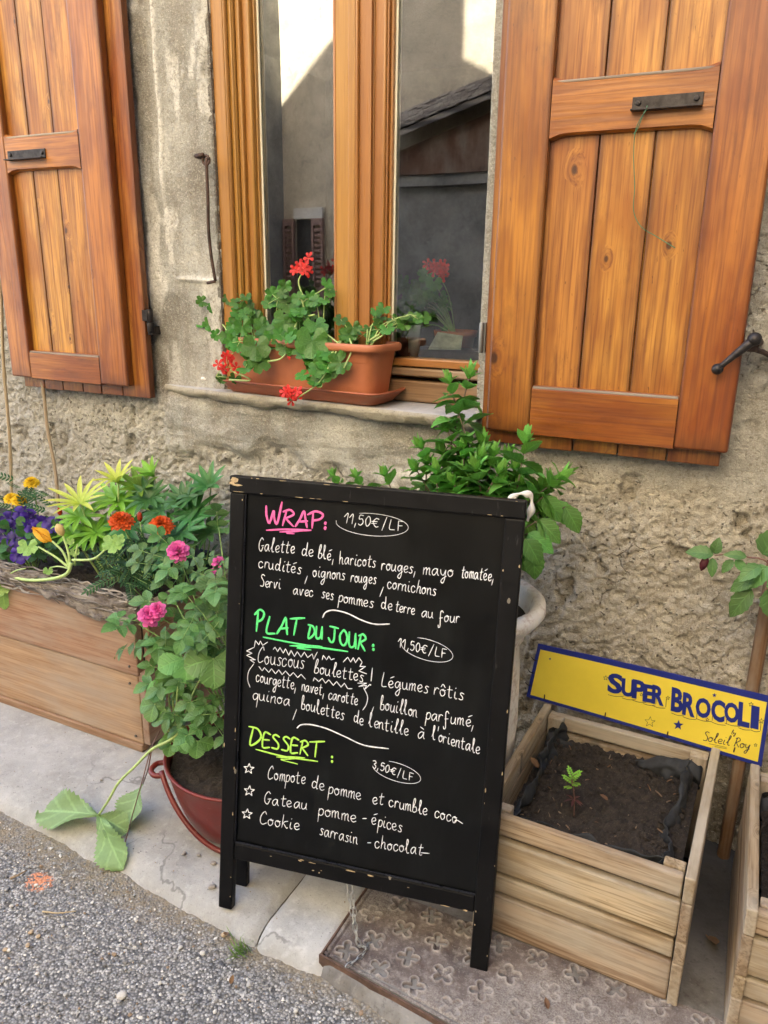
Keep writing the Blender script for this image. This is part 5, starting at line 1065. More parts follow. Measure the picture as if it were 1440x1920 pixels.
# small white stone on the sill
def pebble(p,r,mat,label,name='pebble',sq=(1,.8,.55),grp=None,cat='pebble'):
    bm=bmesh.new(); bmesh.ops.create_icosphere(bm,subdivisions=3,radius=1); sd=random.uniform(0,50)
    for v in bm.verts:
        k=1+.35*(float(fbm(np.array(v.co.x*1.5+sd),np.array(v.co.y*1.5+v.co.z*1.3),3,7))-.5); v.co=V(v.co.x*sq[0]*r*k,v.co.y*sq[1]*r*k,v.co.z*sq[2]*r*k)
    me=bpy.data.meshes.new(name); bm.to_mesh(me); bm.free(); me.polygons.foreach_set('use_smooth',[True]*len(me.polygons)); me.materials.append(mat); o=bpy.data.objects.new(name,me); COL.objects.link(o); o.location=p; o.rotation_euler=(0,0,random.uniform(0,3)); return tag(o,label,cat,grp)
STN=simple('pale_stone',(.50,.47,.42),.8,.2,60,.001)
pebble(aty(385,712,.01)+V(0,0,.003),.014,simple('white_stone',(.74,.71,.66),.8,.1,60,.001),'small white stone at the left end of the window sill')
# things standing behind the right pane
tb=thing('tube','pale blue plastic tube standing behind the right window pane','tube',tuple(aty(778,668,.2)))
b_=aty(776,668,.17); mb=MB(); TW=.018; rings=[]
for z,rx_,ry_ in ((.0,.012,.012),(.016,.012,.012),(.017,.017,.017),(.05,.0185,.013),(.09,.0195,.004),(.095,.0195,.002)):
    rings.append([b_+V(rx_*math.cos(a),ry_*math.sin(a),z-.005) for a in [i*2*math.pi/20 for i in range(20)]])
loft(mb,rings,True); put(mb,'tube_body',simple('tube_plastic',(.45,.55,.58),.4,.06,50),tb)
mb=MB(); c=aty(836,640,.17); vs_=[c+V(-.05,-.01,-.022),c+V(.055,-.02,-.018),c+V(.04,.03,.016),c+V(-.035,.02,.024)]; vs_+= [v+V(0,.001,-.003) for v in vs_]; mb.add(vs_,[(0,1,2,3),(7,6,5,4),(0,4,5,1),(1,5,6,2),(2,6,7,3),(3,7,4,0)]); o=mb.build('leaflet',simple('leaflet_print',(.50,.55,.45),.5,.5,25)); tag(o,'colourful leaflet lying behind the right window pane','leaflet')
mb=MB(); box(mb,(-1.5,.16,1.10),(-.65,.25,1.205),0); put(mb,'inner_sill',W_WIN,house)
mb=MB(); box(mb,(-.965,.18,1.206),(-.72,.24,1.255),0); o=mb.build('jar_box',simple('dark_box',(.05,.03,.03),.5),None,.01); tag(o,'dark red box standing on the inner sill behind the right pane','box')
# ------------------------------------------------------------------ urn behind the chalkboard, full of mint
URN=NT('limewashed_clay'); p=URN.n('TexCoord').outputs['Object']; n1=URN.noise(p,9,5,.65); n2=URN.noise(p,38,5,.7); c=URN.mix(URN.mapr(n1,.35,.65),(.78,.70,.60),(.88,.83,.75)); c=URN.mix(URN.mapr(n2,.50,.66,0,.6),c,(.42,.26,.16)); URN.fin(c,.85,URN.bump(n2,.003,.5)); URN=URN.m
ux,uy=-.595,-.27
urn=thing('urn','whitewashed terracotta urn with a wide rim standing behind the chalkboard','urn',(ux,uy,0))
mb=MB(); lathe(mb,[(0,0),(.12,0),(.125,.02),(.125,.05),(.105,.07),(.115,.10),(.140,.20),(.150,.36),(.147,.50),(.140,.585),(.152,.60),(.155,.615),(.165,.630),(.190,.655),(.200,.672),(.198,.690),(.186,.700),(.170,.695),(.160,.66),(.150,.60)],(ux,uy,0),56); put(mb,'vessel',URN,urn)
mb=MB(); lathe(mb,[(.155,.645),(.08,.655),(.0,.66)],(ux,uy,0),40); put(mb,'soil',SOIL,urn)
mint=plant('mint','bushy bright green mint plant growing up behind the chalkboard below the right shutter','mint',(ux,uy,.65))
ml,my,ms=MB(),MB(),MB()
def mint_shoot(top,root,n=6,sz=.055,lean=0):
    root=V(*root); top=V(*top); mid=root.lerp(top,.5)+V(random.uniform(-.03,.03),random.uniform(-.04,.01),.04); P=spline([root,mid,top],16); tube(ms,P,(.0034,.0016),6); N=len(P)
    Ln=sum((P[i+1]-P[i]).length for i in range(N-1)); n=max(n,int(min(Ln*.8,.30)/.030))
    for k in range(n):
        f=max(.02,1-(.008+.028*k)/Ln-.010*max(0,k-2)); i=min(N-2,int(f*(N-1))); p=P[i].lerp(P[i+1],f*(N-1)-i); t_=(P[min(N-1,i+1)]-P[max(0,i-1)]).normalized(); a=t_.orthogonal().normalized(); b=t_.cross(a); an=k*math.pi/2+random.uniform(-.35,.35)
        L=sz*(.75,1.05,1.3,1.45,1.5)[min(k,4)]; mbx=my if k<2 else ml
        for sg in (0,math.pi):
            d=(a*math.cos(an+sg)+b*math.sin(an+sg)); el=1.1-.45*k if k<2 else random.uniform(-.15,.40); leaf(mbx,p,d+t_*el,t_,L*random.uniform(.85,1.12),L*.60,'ovate',.25,random.uniform(.1,.5),12,4,.07,wave=.4)
    p=P[-1]; t_=(P[-1]-P[-3]).normalized(); a=t_.orthogonal().normalized(); b=t_.cross(a)
    for k in range(7):
        an=k*1.05+random.uniform(-.2,.2); leaf(my,p-t_*.004*(k%3),t_*1.1+(a*math.cos(an)+b*math.sin(an))*(.35+.2*(k%3)),t_*.3-(a*math.cos(an)+b*math.sin(an)),sz*random.uniform(.50,.75),sz*.32,'ovate',.25,-.1,10,4,.07)
    return P
RT_=lambda: V(ux+random.uniform(-.11,.11),uy+random.uniform(-.11,.11),.66)
for px,py,y,n,sz in ((880,706,-.16,7,.062),(842,716,-.17,5,.050),(838,806,-.22,5,.055),(790,838,-.25,5,.055),(868,838,-.24,5,.058),(925,852,-.24,5,.055),(985,828,-.22,5,.062),(818,886,-.30,5,.058),(893,880,-.31,5,.060),(1050,895,-.22,6,.068),(722,890,-.30,4,.052),(668,892,-.30,3,.038),(625,890,-.30,3,.036),(940,905,-.29,5,.060),(965,880,-.22,5,.060),(1010,920,-.22,5,.062),(850,905,-.31,5,.058),(780,880,-.28,5,.055),(905,830,-.18,5,.06),(1000,950,-.20,6,.066),(860,850,-.2,6,.06),(900,860,-.27,6,.06),(950,860,-.2,6,.06),(830,850,-.2,6,.06),(800,870,-.25,6,.058),(1030,910,-.2,6,.07),(975,915,-.25,6,.06),(870,890,-.28,6,.06),(935,885,-.30,6,.06)):
    mint_shoot(aty(px,py,y),RT_(),n,sz)
for px,py,y in ((1010,975,-.30),(990,1000,-.32),(1040,940,-.22),(1060,950,-.22),(1000,1030,-.33),(985,1010,-.34),(1020,930,-.25)):
    p=aty(px,py,y); leaf(ml,p,V(.3+random.uniform(-.2,.6),-.2,-.8+random.uniform(0,.5)),TOCAM(p)+V(0,0,.4),.075,.046,'ovate',.2,.4,12,4,.06,wave=.3); tube(ms,[RT_(),p.lerp(V(ux,uy,.72),.5)+V(0,0,.03),p],.0016,5)
put(ml,'foliage',L_MINT,mint); put(my,'young_leaves',L_MINTY,mint); put(ms,'stem',ST_M,mint)
# ------------------------------------------------------------------ red enamel pot with rose bush and strawberry
rpx,rpy=-1.135,-.47; RR,RH=.222,.20
RED=NT('red_enamel'); p=RED.n('TexCoord').outputs['Object']; n1=RED.noise(p,8,5,.65); n2=RED.noise(p,55,4,.7); c=RED.mix(RED.mapr(n1,.35,.68),(.11,.013,.010),(.19,.026,.019)); c=RED.mix(RED.mapr(n2,.62,.74,0,.5),c,(.26,.13,.10)); c=RED.mix(RED.mapr(RED.n('SeparateXYZ',Vector=p).outputs[2],0.0,.03,.5,0),c,(.20,.13,.10)); RED.fin(c,RED.mapr(n1,.3,.7,.3,.5),RED.bump(n2,.0006,.4)); RED=RED.m
rp=thing('red_pot','dark red metal pot with round side handles standing on the pavement beside the chalkboard','pot',(rpx,rpy,0))
mb=MB(); lathe(mb,[(0,.002),(.135,.002),(.150,.004),(.165,.020),(.182,.06),(.198,.11),(.210,.16),(.217,.192),(.222,.198),(.224,.203),(.221,.207),(.214,.204),(.206,.17)],(rpx,rpy,0),64); put(mb,'vessel',RED,rp)
gx_,gy_=np.meshgrid(np.linspace(-.215,.215,80),np.linspace(-.215,.215,80)); zz_=.178+.022*(fbm(gx_*16,gy_*16,4,601)-.5)+.010*(.5-worley(gx_*70,gy_*70,602)[0]); m=np.hypot(gx_,gy_)<.209; m=m[:-1,:-1]&m[1:,1:]&m[1:,:-1]&m[:-1,1:]
grid_mesh('soil',np.stack([gx_,gy_,zz_],-1),SOIL,rp,None,m)
a_=math.atan2(-.602-rpy,-1.316-rpx); dv=V(math.cos(a_),math.sin(a_),0); tv=V(-dv.y,dv.x,0); h0=V(rpx,rpy,.165)+dv*.225
mb=MB(); tube(mb,spline([h0-tv*.030,h0-tv*.026+dv*.022,h0+dv*.034,h0+tv*.026+dv*.022,h0+tv*.030],6),.0075,10); put(mb,'handle',RED,rp)
mb=MB(); hr=[]                                              # swing handle hanging down the side, resting against the pot
for i in range(13):
    t=i/12; a=a_+.12+t*1.55; z=.178-.165*math.sin(math.pi*min(1,t*.62)); r=.20-.045*(.178-z)/.165+.030; hr.append(V(rpx+r*math.cos(a),rpy+r*math.sin(a),max(.018,z)))
tube(mb,spline(hr,3),.0070,10); put(mb,'swing_handle',RED,rp)
rose=plant('rose_bush','leafy rose bush with bright pink flowers growing in the red pot','rose bush',(rpx,rpy,.19))
rl_,rs_=MB(),MB()
def rose_leaf(p,d,sz,n=None):
    p=V(*p); d=V(*d).normalized(); n=n or (TOCAM(p)*.5+V(0,0,.9)+rv()*.35); n=V(*n).normalized(); n=(n-d*n.dot(d)).normalized(); s=d.cross(n); L=sz*1.9; tube(rs_,[p,p+d*L*.5-n*.002,p+d*L],.0009,4)
    r=random.random()
    leaf(rl_,p+d*L,d-n*.1,n,sz*1.15,sz*.80,'ovate',.22,.25,8,4,.05,rnd=r)
    for k,(f,w_) in enumerate(((.88,1.0),(.40,.85))):
        for sg in (-1,1): leaf(rl_,p+d*L*f,d*.35+s*sg+n*random.uniform(-.1,.2),n+rv()*.2,sz*w_,sz*.64*w_,'ovate',.22,.25,8,4,.05,rnd=min(1,max(0,r+random.uniform(-.15,.15))))
canes=[((410,990),-.36),((360,1040),-.42),((333,1035),-.42),((290,1150),-.55),((260,1170),-.56),((330,1130),-.52),((390,1100),-.50),((400,1200),-.56),((350,1210),-.54),((400,1300),-.58),((385,1360),-.62),((350,1340),-.60),((430,1050),-.45),((440,1150),-.5),((330,1260),-.56),((420,1250),-.60),((380,1150),-.58),((415,1330),-.64)]
for (px,py),y in canes:
    top=aty(px,py,y); r_=V(rpx+random.uniform(-.05,.08),rpy+random.uniform(-.05,.04),.18); P=spline([r_,r_.lerp(top,.55)+V(random.uniform(-.02,.02),random.uniform(-.02,.03),.06),top],9); tube(rs_,P,(.0030,.0014),6)
    for k in range(4):
        i=min(len(P)-1,int((.55+.15*k)*(len(P)-1))); out=V(random.uniform(-1,.6),random.uniform(-1,.2),random.uniform(-.5,.5)); rose_leaf(P[i],out,random.uniform(.032,.044))
# fill: leaves through the crown volume in front of the planter end
for k in range(26):
    px=random.uniform(325,432); py=random.triangular(1000,1420,1180)
    if px<345 and py<1090 and random.random()<.6: continue
    if px<320 and 1190<py<1300 and random.random()<.55: continue
    p=aty(px,py,random.uniform(-.62,-.36)); rose_leaf(p,V(random.uniform(-1,.5),random.uniform(-1,.1),random.uniform(-.7,.4)),random.uniform(.030,.043))
for (px,py),y,d in (((262,1165),-.57,(-1,-.1,.0)),((290,1185),-.57,(-.6,-.2,-.7)),((265,1200),-.57,(-.8,-.2,-.5)),((310,1180),-.57,(.2,-.3,-.8)),((340,1150),-.56,(.6,-.3,-.2)),((305,1045),-.47,(-1,-.2,.2)),((300,1060),-.47,(-1,-.2,0)),((360,1070),-.47,(.7,-.3,.1)),((410,1000),-.40,(.2,-.3,1)),((325,1100),-.52,(-.3,-.3,-.8))): rose_leaf(aty(px,py,y),V(*d),.038)
put(rl_,'foliage',L_ROSE,rose); put(rs_,'cane',ST_G,rose)
def rose_flower(px,py,y,R,nm='flower',n=46,mat=F_PIN):
    mb=MB(); c=aty(px,py,y); ax=(TOCAM(c)+V(random.uniform(-.2,.2),0,.45)).normalized(); a=ax.orthogonal().normalized(); b=ax.cross(a)
    for k in range(n):
        f=(k+.5)/n; an=k*2.4; r=R*f**.6; d=a*math.cos(an)+b*math.sin(an); open_=.15+1.15*f; leaf(mb,c+d*r*.30-ax*R*.45*f,d*open_+ax*(1.25-f*.95)+rv()*.15,ax*1.0-d*.9,R*(.55+.35*f),R*(.50+.25*f),'petal',random.uniform(-.35,.1),random.uniform(-.1,.35)+.2*f,5,4,0,wave=1.2)
    put(mb,nm,mat,rose)
rose_flower(333,1031,-.51,.028); rose_flower(280,1152,-.64,.027); rose_flower(295,1142,-.63,.022,n=34); rose_flower(409,1052,-.43,.017,'bud',18); rose_flower(398,1073,-.45,.012,'bud',12)
# strawberry in the same pot, one runner trailing over the pavement
sb=plant('strawberry_plant','strawberry plant with a long runner hanging from the red pot onto the pavement','strawberry plant',V(rpx-.10,rpy-.08,.18))
sl1,sl2,sst,srd=MB(),MB(),MB(),MB()
def trifol(mb,p,d,n,sz,prof='wedge'):
    p=V(*p); d=V(*d).normalized(); n=V(*n).normalized(); n=(n-d*n.dot(d)).normalized(); s=d.cross(n); r=random.random()
    for k,an in enumerate((0,1.35,-1.35)): leaf(mb,p,d*math.cos(an)+s*math.sin(an)+n*.1,n,sz,sz*.92,'obov',.16,.2,14,6,.06,rnd=r)
kr=aty(330,1395,-.56)
for (px,py),y,d,sz,mbx in (((330,1270),-.56,(.2,-.1,1),.058,sl1),((318,1285),-.56,(-.5,-.2,.8),.050,sl1),((300,1290),-.58,(-1,-.2,-.1),.042,sl1),((290,1320),-.60,(-1,-.3,-.3),.050,sl1),((310,1330),-.60,(-.6,-.3,-.6),.050,sl1),((340,1330),-.58,(.5,-.3,.4),.045,sl1),((345,1235),-.60,(.4,-.4,-.4),.070,sl1),((400,1235),-.62,(.3,-.4,-.6),.075,sl1),((370,1390),-.62,(.3,-.5,-.5),.045,sl1),((320,1395),-.62,(-.5,-.5,.1),.035,sl1),((345,1395),-.62,(.5,-.4,-.1),.036,sl1)):
    p=aty(px,py,y); trifol(mbx,p,d,TOCAM(p)+V(0,0,.5),sz); stem(sst,[kr,kr.lerp(p,.55)+V(0,-.01,.02),p],(.0030,.0018),6,5)
run=[aty(345,1362,-.60),aty(318,1388,-.63),aty(285,1405,-.665)]+[aty(*q,y) for *q,y in ((255,1435,-.69),(222,1468,-.71),(205,1498,-.72),(185,1528,-.725))]
stem(sst,run,(.0042,.0032),8,6)
c=run[-1]
def bigleaf(c,tipx,tipy,tz,W,prof,n,mbx,droop=.1):
    tip=atz(tipx,tipy,tz); d=tip-c; leaf(mbx,c,d,n,d.length,W,prof,.34,droop,30,8,.085,wave=.8)
bigleaf(c,60,1512,.010,.105,'obov',V(.2,-.5,.9),sl2,.12); bigleaf(c,228,1634,-.028,.092,'obov',V(-.1,-.75,.6),sl2,.05); bigleaf(c,240,1560,.02,.075,'obov',V(.3,-.6,.75),sl2,.1)
c2=aty(268,1470,-.60); stem(srd,[aty(285,1400,-.60),aty(278,1440,-.61),c2],(.0020,.0016),6,5); bigleaf(c2,232,1552,.010,.115,'obov',V(-.3,-.8,.5),sl2,.1)
stem(srd,[aty(300,1370,-.61),aty(283,1405,-.66),aty(268,1460,-.70),aty(245,1540,-.73),aty(228,1608,-.76)],(.0018,.0012),6,6)
put(sl1,'foliage',L_STR,sb); put(sl2,'trailing_leaves',L_STRP,sb); put(sst,'runner',ST_P,sb); put(srd,'stem',ST_R,sb)
# ------------------------------------------------------------------ flowers of the long planter
def palm(mb,c,ax,L,n,W,open_=1.0,rnd=None,fold=.35,droop=.2):
    """lupin leaf: narrow leaflets fanning out of one point"""
    ax=V(*ax).normalized(); a=ax.orthogonal().normalized(); b=ax.cross(a); r=random.random() if rnd is None else rnd; o=random.uniform(0,6)
    for k in range(n):
        an=o+k*2*math.pi/n; d=a*math.cos(an)+b*math.sin(an); leaf(mb,c,d*open_+ax*(1.05-open_*.75),ax-d*.3,L*random.uniform(.85,1.08),W,'lance',fold,droop*random.uniform(.5,1.5),8,4,rnd=min(1,max(0,r+random.uniform(-.12,.12))))
G0=lambda x,y: V(x,y,.475)
lup=plant('lupin','lupin with dark green hand-shaped leaves behind the orange marigolds','lupin',G0(-1.66,-.15))
m1,m2,m3=MB(),MB(),MB()
for (px,py),y,mbx,L,n,op in (((280,935),-.17,m1,.085,13,.85),((370,930),-.14,m1,.095,11,.8),((345,940),-.16,m1,.08,11,.75),((395,915),-.13,m1,.09,9,.6),((340,1000),-.24,m1,.115,11,1.0),((300,960),-.20,m1,.10,11,1.0),((395,1000),-.17,m1,.10,11,.95),((265,920),-.14,m2,.10,10,.55),((215,935),-.16,m2,.10,12,.8),((290,895),-.12,m2,.085,7,.45),((240,990),-.22,m1,.10,11,1.0),((200,1000),-.22,m2,.09,11,1.0),((165,1010),-.26,m2,.085,10,.9),((320,1040),-.28,m1,.09,10,1.0),((365,965),-.18,m1,.10,11,.95),((250,950),-.18,m2,.09,11,.9)):
    c=aty(px,py,y); palm(m1 if mbx is m1 else m2,c,V(random.uniform(-.3,.3),-.55,.85),L,n,.021,op); r_=G0(c.x*.6-1.66*.4,-.15+(c.y+.15)*.4); stem(m3,[r_,r_.lerp(c,.6)+V(0,.01,.0),c],(.0026,.0018),6,4)
put(m1,'foliage',L_LUP,lup); put(m2,'light_foliage',L_LUPG,lup); put(m3,'stem',ST_G,lup)
lupy=plant('lupin','lupin with bright yellow green leaf rosettes rising above the flowers of the planter','lupin',G0(-1.85,-.2))
m1,m2,m3=MB(),MB(),MB()
for (px,py),y,L,n,op,mbx in (((152,945),-.25,.125,12,.75,m1),((222,905),-.19,.095,8,.55,m1),((150,970),-.25,.11,11,1.0,m2),((225,940),-.19,.10,10,.95,m2),((180,1000),-.26,.10,9,1.0,m2),((135,1000),-.27,.08,9,1.0,m2)):
    c=aty(px,py,y); palm(mbx,c,V(.05,-.40,.95),L,n,.017 if mbx is m1 else .02,op,.6); r_=G0(-1.83+(c.x+1.83)*.5,-.22); stem(m3,[r_,r_.lerp(c,.6),c],(.004,.003),6,4)
put(m1,'yellow_foliage',L_LUPY,lupy); put(m2,'foliage',L_LUPG,lupy); put(m3,'stem',ST_P,lupy)
def pompon(px,py,y,R,mat,t,name='flower',n=90,flat=.7):
    mb=MB(); c=aty(px,py,y); ax=(TOCAM(c)*.55+V(0,0,.9)).normalized(); a=ax.orthogonal().normalized(); b=ax.cross(a)
    for k in range(n):
        f=(k+.5)/n; an=k*2.39996; d=a*math.cos(an)+b*math.sin(an); leaf(mb,c+d*R*.25*f+ax*R*.55*(1-f)*flat,d*(.25+1.1*f)+ax*(.95-1.05*f)*flat+rv()*.12,ax-d*.2*(1-f),R*(.45+.42*f),R*(.34+.22*f),'petal',random.uniform(-.3,.3),.15,4,4,0,wave=2.2,rnd=min(1,max(0,.25+.7*random.random()*(1-.4*f))))
    put(mb,name,mat,t); return c
def pinnate(mb,sm,p,d,L,n=6,w=.007,l=.020,nn=None):
    p=V(*p); d=V(*d).normalized(); nn=nn or (TOCAM(p)*.6+V(0,0,.8)+rv()*.4); nn=(nn-d*nn.dot(d)).normalized(); s=d.cross(nn); r=random.random(); tube(sm,[p,p+d*L*.5,p+d*L-nn*.006],.0008,4)
    for k in range(n):
        for sg in (-1,1): leaf(mb,p+d*L*((k+.6)/n),d*.7+s*sg,nn,l*(1-.3*abs(k/n-.4)),w,'lance',.2,.2,5,2,rnd=r)
    leaf(mb,p+d*L,d,nn,l,w,'lance',.2,.2,5,2,rnd=r)
def marigold(name,label,base,flowers,mat,R,cl,budpos=None,R2=.022):
    t=plant(name,label,'marigold',base); m1,m2=MB(),MB()
    for (px,py,y) in flowers:
        c=pompon(px,py,y,R,mat,t); r_=V(*base)+V(random.uniform(-.03,.03),0,0); stem(m2,[r_,r_.lerp(c,.6)+V(.005,0,0),c-V(0,-.004,.012)],(.0028,.0022),6,4); 
    for (px,py,y,k) in cl:
        for _ in range(k):
            p=aty(px+random.gauss(0,20),py+random.gauss(0,15),y+random.uniform(-.03,.05)); pinnate(m1,m2,p,V(random.uniform(-1,1),random.uniform(-.8,.2),random.uniform(-.5,.7)),random.uniform(.05,.075),6)
    if budpos:
        for q in budpos:
            c=aty(*q); mb=MB(); tube(mb,[c-V(0,0,.016),c-V(0,0,.008),c+V(0,0,.006),c+V(0,0,.012)],[.003,.008,.007,.004],10); put(mb,'bud',F_OR,t); stem(m2,[V(*base),c-V(0,0,.016)],.0018,5,4)
    put(m1,'foliage',L_MAR,t); put(m2,'stem',ST_G,t); return t
marigold('marigold','marigold with two deep orange ruffled flowers in the middle of the planter',G0(-1.62,-.30),[(227,977,-.30),(302,985,-.29)],F_OR,.039,[(225,1050,-.31,10),(260,1040,-.30,10),(285,1060,-.30,9),(300,1035,-.28,8),(330,1080,-.33,5),(235,1080,-.35,7),(285,1085,-.34,6)],[(262,968,-.30),(112,958,-.22)])
marigold('marigold','marigold with bright yellow ruffled flowers at the left end of the planter',G0(-2.2,-.2),[(59,905,-.20),(36,938,-.24),(22,935,-.23)],F_YE,.027,[(60,950,-.21,10),(25,960,-.22,6),(85,955,-.2,6),(10,905,-.15,4)])
# purple pansies
pan=plant('petunia','purple petunia in flower beside the squash in the planter','petunia',G0(-2.12,-.3)); m1,m2=MB(),MB()
for (px,py,y) in ((18,975,-.28),(5,1000,-.30),(55,972,-.28),(78,985,-.30),(98,985,-.30),(65,990,-.31),(38,1040,-.37),(20,990,-.3),(42,965,-.27),(30,1010,-.32)):
    c=aty(px,py,y); n_=(TOCAM(c)+V(random.uniform(-.5,.5),0,random.uniform(-.1,.4))).normalized(); a=n_.orthogonal().normalized(); b=n_.cross(a); mb=MB(); o=random.uniform(0,6)
    for k in range(5): an=o+k*1.257; d=a*math.cos(an)+b*math.sin(an); leaf(mb,c,d+n_*random.uniform(.1,.5),n_,.034,.036,'petal',.1,.25,6,4,0,wave=1.5)
    put(mb,'flower',F_PUR,pan); stem(m2,[G0(-2.12,-.3),c],.002,5,4)
for k in range(60):
    p=aty(random.uniform(0,110),random.uniform(975,1050),random.uniform(-.34,-.26)); fan(m1,p,TOCAM(p)+rv()*.7+V(0,0,.5),rv(),random.uniform(.014,.022),1,rad(330),.1,.1,0,3)
put(m1,'foliage',L_PAN,pan); put(m2,'stem',ST_G,pan)
# squash plant with a yellow trumpet flower and a trailing shoot
sq=plant('squash_plant','young squash plant with a yellow trumpet flower trailing over the planter front','squash plant',G0(-1.86,-.34)); m1,m2=MB(),MB()
q0=aty(128,1068,-.385)
def S_(pts,r): stem(m2,[aty(*p) for p in pts],r,8,6)
S_(((130,1062,-.385),(118,1035,-.385),(98,1015,-.385)),(.0045,.003)); S_(((132,1062,-.385),(128,1035,-.38),(118,1005,-.375)),(.0045,.003)); S_(((130,1065,-.39),(105,1045,-.39),(72,1025,-.385)),(.004,.0028)); S_(((136,1050,-.39),(175,1048,-.39),(200,1028,-.385)),(.0042,.003)); S_(((134,1055,-.39),(126,1075,-.40),(100,1085,-.41),(55,1088,-.41),(15,1082,-.40),(-10,1090,-.40)),(.0060,.0045)); S_(((10,1082,-.40),(30,1070,-.40),(48,1066,-.40)),(.0025,.002)); S_(((140,1060,-.37),(142,1040,-.37),(145,1020,-.36)),(.004,.002)); S_(((130,1066,-.39),(110,1062,-.38),(95,1064,-.36)),(.003,.002))
c=aty(98,1016,-.385); d=(aty(68,995,-.40)-c).normalized(); a=d.orthogonal().normalized(); b=d.cross(a); mb=MB()
for k in range(5): an=k*1.257+.3; e=a*math.cos(an)+b*math.sin(an); leaf(mb,c,d*1.0+e*.42,e*-1+d*.2,.060,.034,'obov',-.35,-.55,8,4,0,wave=.8,rnd=.5)
put(mb,'flower',F_SQ,sq)
c=aty(118,1004,-.375); mb=MB(); d=(aty(108,985,-.38)-c).normalized(); tube(mb,[c,c+d*.008,c+d*.022,c+d*.034,c+d*.040],[.004,.011,.014,.010,.002],12); put(mb,'bud',F_BUD,sq)
for px,py,y,R in ((52,1025,-.385,.034),(212,1018,-.385,.034),(222,1010,-.38,.020),(2,1100,-.405,.036),(5,1075,-.40,.02),(140,1035,-.37,.016),(132,1015,-.37,.013),(90,1070,-.37,.016)):
    p=aty(px,py,y); fan(m1,p,TOCAM(p)+V(random.uniform(-.3,.3),-.2,.5),V(.2,-.3,-1),R,5,rad(320),.25,.15,.10)
p=aty(4,1100,-.405); leaf(m1,p,V(.05,-.05,-1),TOCAM(p),.085,.055,'ovate',.1,.1,14,6,.08)
put(m1,'foliage',L_SQ,sq); put(m2,'stem',ST_P,sq)
# a few broad dark leaves under the flowers so the soil is covered like in the photograph
gc_=MB()
for k in range(240):
    px=random.uniform(-260,410); p=aty(px,random.uniform(985,1075) if px>120 else random.uniform(960,1040),random.uniform(-.33,-.12)); p.z=min(max(p.z,.49),.60); leaf(gc_,p,V(random.uniform(-1,1),random.uniform(-.9,.4),random.uniform(-.1,.7)),V(0,-.4,1),random.uniform(.035,.06),random.uniform(.012,.022),'lance',.25,.3,6,4)
o=put(gc_,'undergrowth',L_MAR,tag(bpy.data.objects.new('ground_cover',None),None)) if False else gc_.build('undergrowth',L_MAR); tag(o,None,None,None,'stuff')
# ------------------------------------------------------------------ seedling in the crate, rose shoot at the right edge
sd_=plant('seedling','tiny seedling with yellow green leaves in the soil of the slatted crate','seedling',atz(1077,1525,.262)); m1,m2,m3=MB(),MB(),MB()
b0=V(*sd_.location); tp_=aty(1073,1462,b0.y); stem(m2,[b0-V(0,0,.012),b0.lerp(tp_,.5)+V(.002,0,0),tp_],(.0016,.0010),6,4)
for k in range(8): an=k*2.4; pinnate(m1,m2,tp_+V(0,0,-.004*k+.01),V(math.cos(an),math.sin(an),1.0-.1*k),.020,4,.0045,.009)
for k in range(6): an=k*1.2; p=b0.lerp(tp_,.42); leaf(m3,p,V(math.cos(an),math.sin(an)-.2,.15),V(0,0,1),.026,.006,'lance',.2,.3,6,2)
put(m1,'foliage',L_LUPG,sd_); put(m2,'stem',ST_R,sd_); put(m3,'lower_leaves',leafmat('dark_red_leaf',(.10,.03,.035),None,var=.3),sd_)
rs=plant('rose_shoot','thin rose shoot with one dark red bud reaching in above the yellow sign','rose',aty(1500,1200,-.16)); rl_,rs_=MB(),MB()
sp_=[aty(*q) for q in ((1560,1260,-.14),(1500,1120,-.15),(1440,1055,-.16),(1405,1045,-.16),(1370,1038,-.165),(1340,1042,-.17))]; stem(rs_,sp_,(.0030,.0013),6,6)
for (px,py,d,L,W) in ((1338,1040,(-1,-.2,.12),.062,.034),(1340,1038,(.1,-.2,1),.040,.026),(1336,1046,(.1,-.4,-.7),.046,.022),(1375,1050,(-.6,-.4,-.8),.040,.022),(1378,1050,(.8,-.4,-.5),.040,.022),(1400,1044,(-.9,-.3,.15),.05,.022),(1440,1062,(-.6,-.3,-.7),.075,.045),(1420,1080,(-.9,-.3,-.6),.070,.036),(1410,1105,(-.5,-.3,-.8),.085,.045),(1430,1040,(.3,-.3,.9),.08,.055),(1450,1100,(.2,-.3,-1),.085,.06),(1445,1075,(.4,-.3,-.4),.08,.05),(1425,1060,(-.3,-.3,-.2),.06,.035)):
    p=aty(px,py,-.165); leaf(rl_,p,V(*d),TOCAM(p)+V(0,0,.5),L,W,'ovate',.3,.3,10,4,.06)
c=aty(1322,1052,-.17); d=(aty(1316,1066,-.175)-c).normalized(); mb=MB(); tube(mb,[c-d*.010,c-d*.002,c+d*.008,c+d*.018,c+d*.024],[.004,.0085,.0095,.006,.001],12); put(mb,'bud',petalmat('dark_red_bud',(.10,.012,.02),(.24,.025,.04)),rs)
put(rl_,'foliage',L_ROSE,rs); put(rs_,'stem',ST_R,rs)
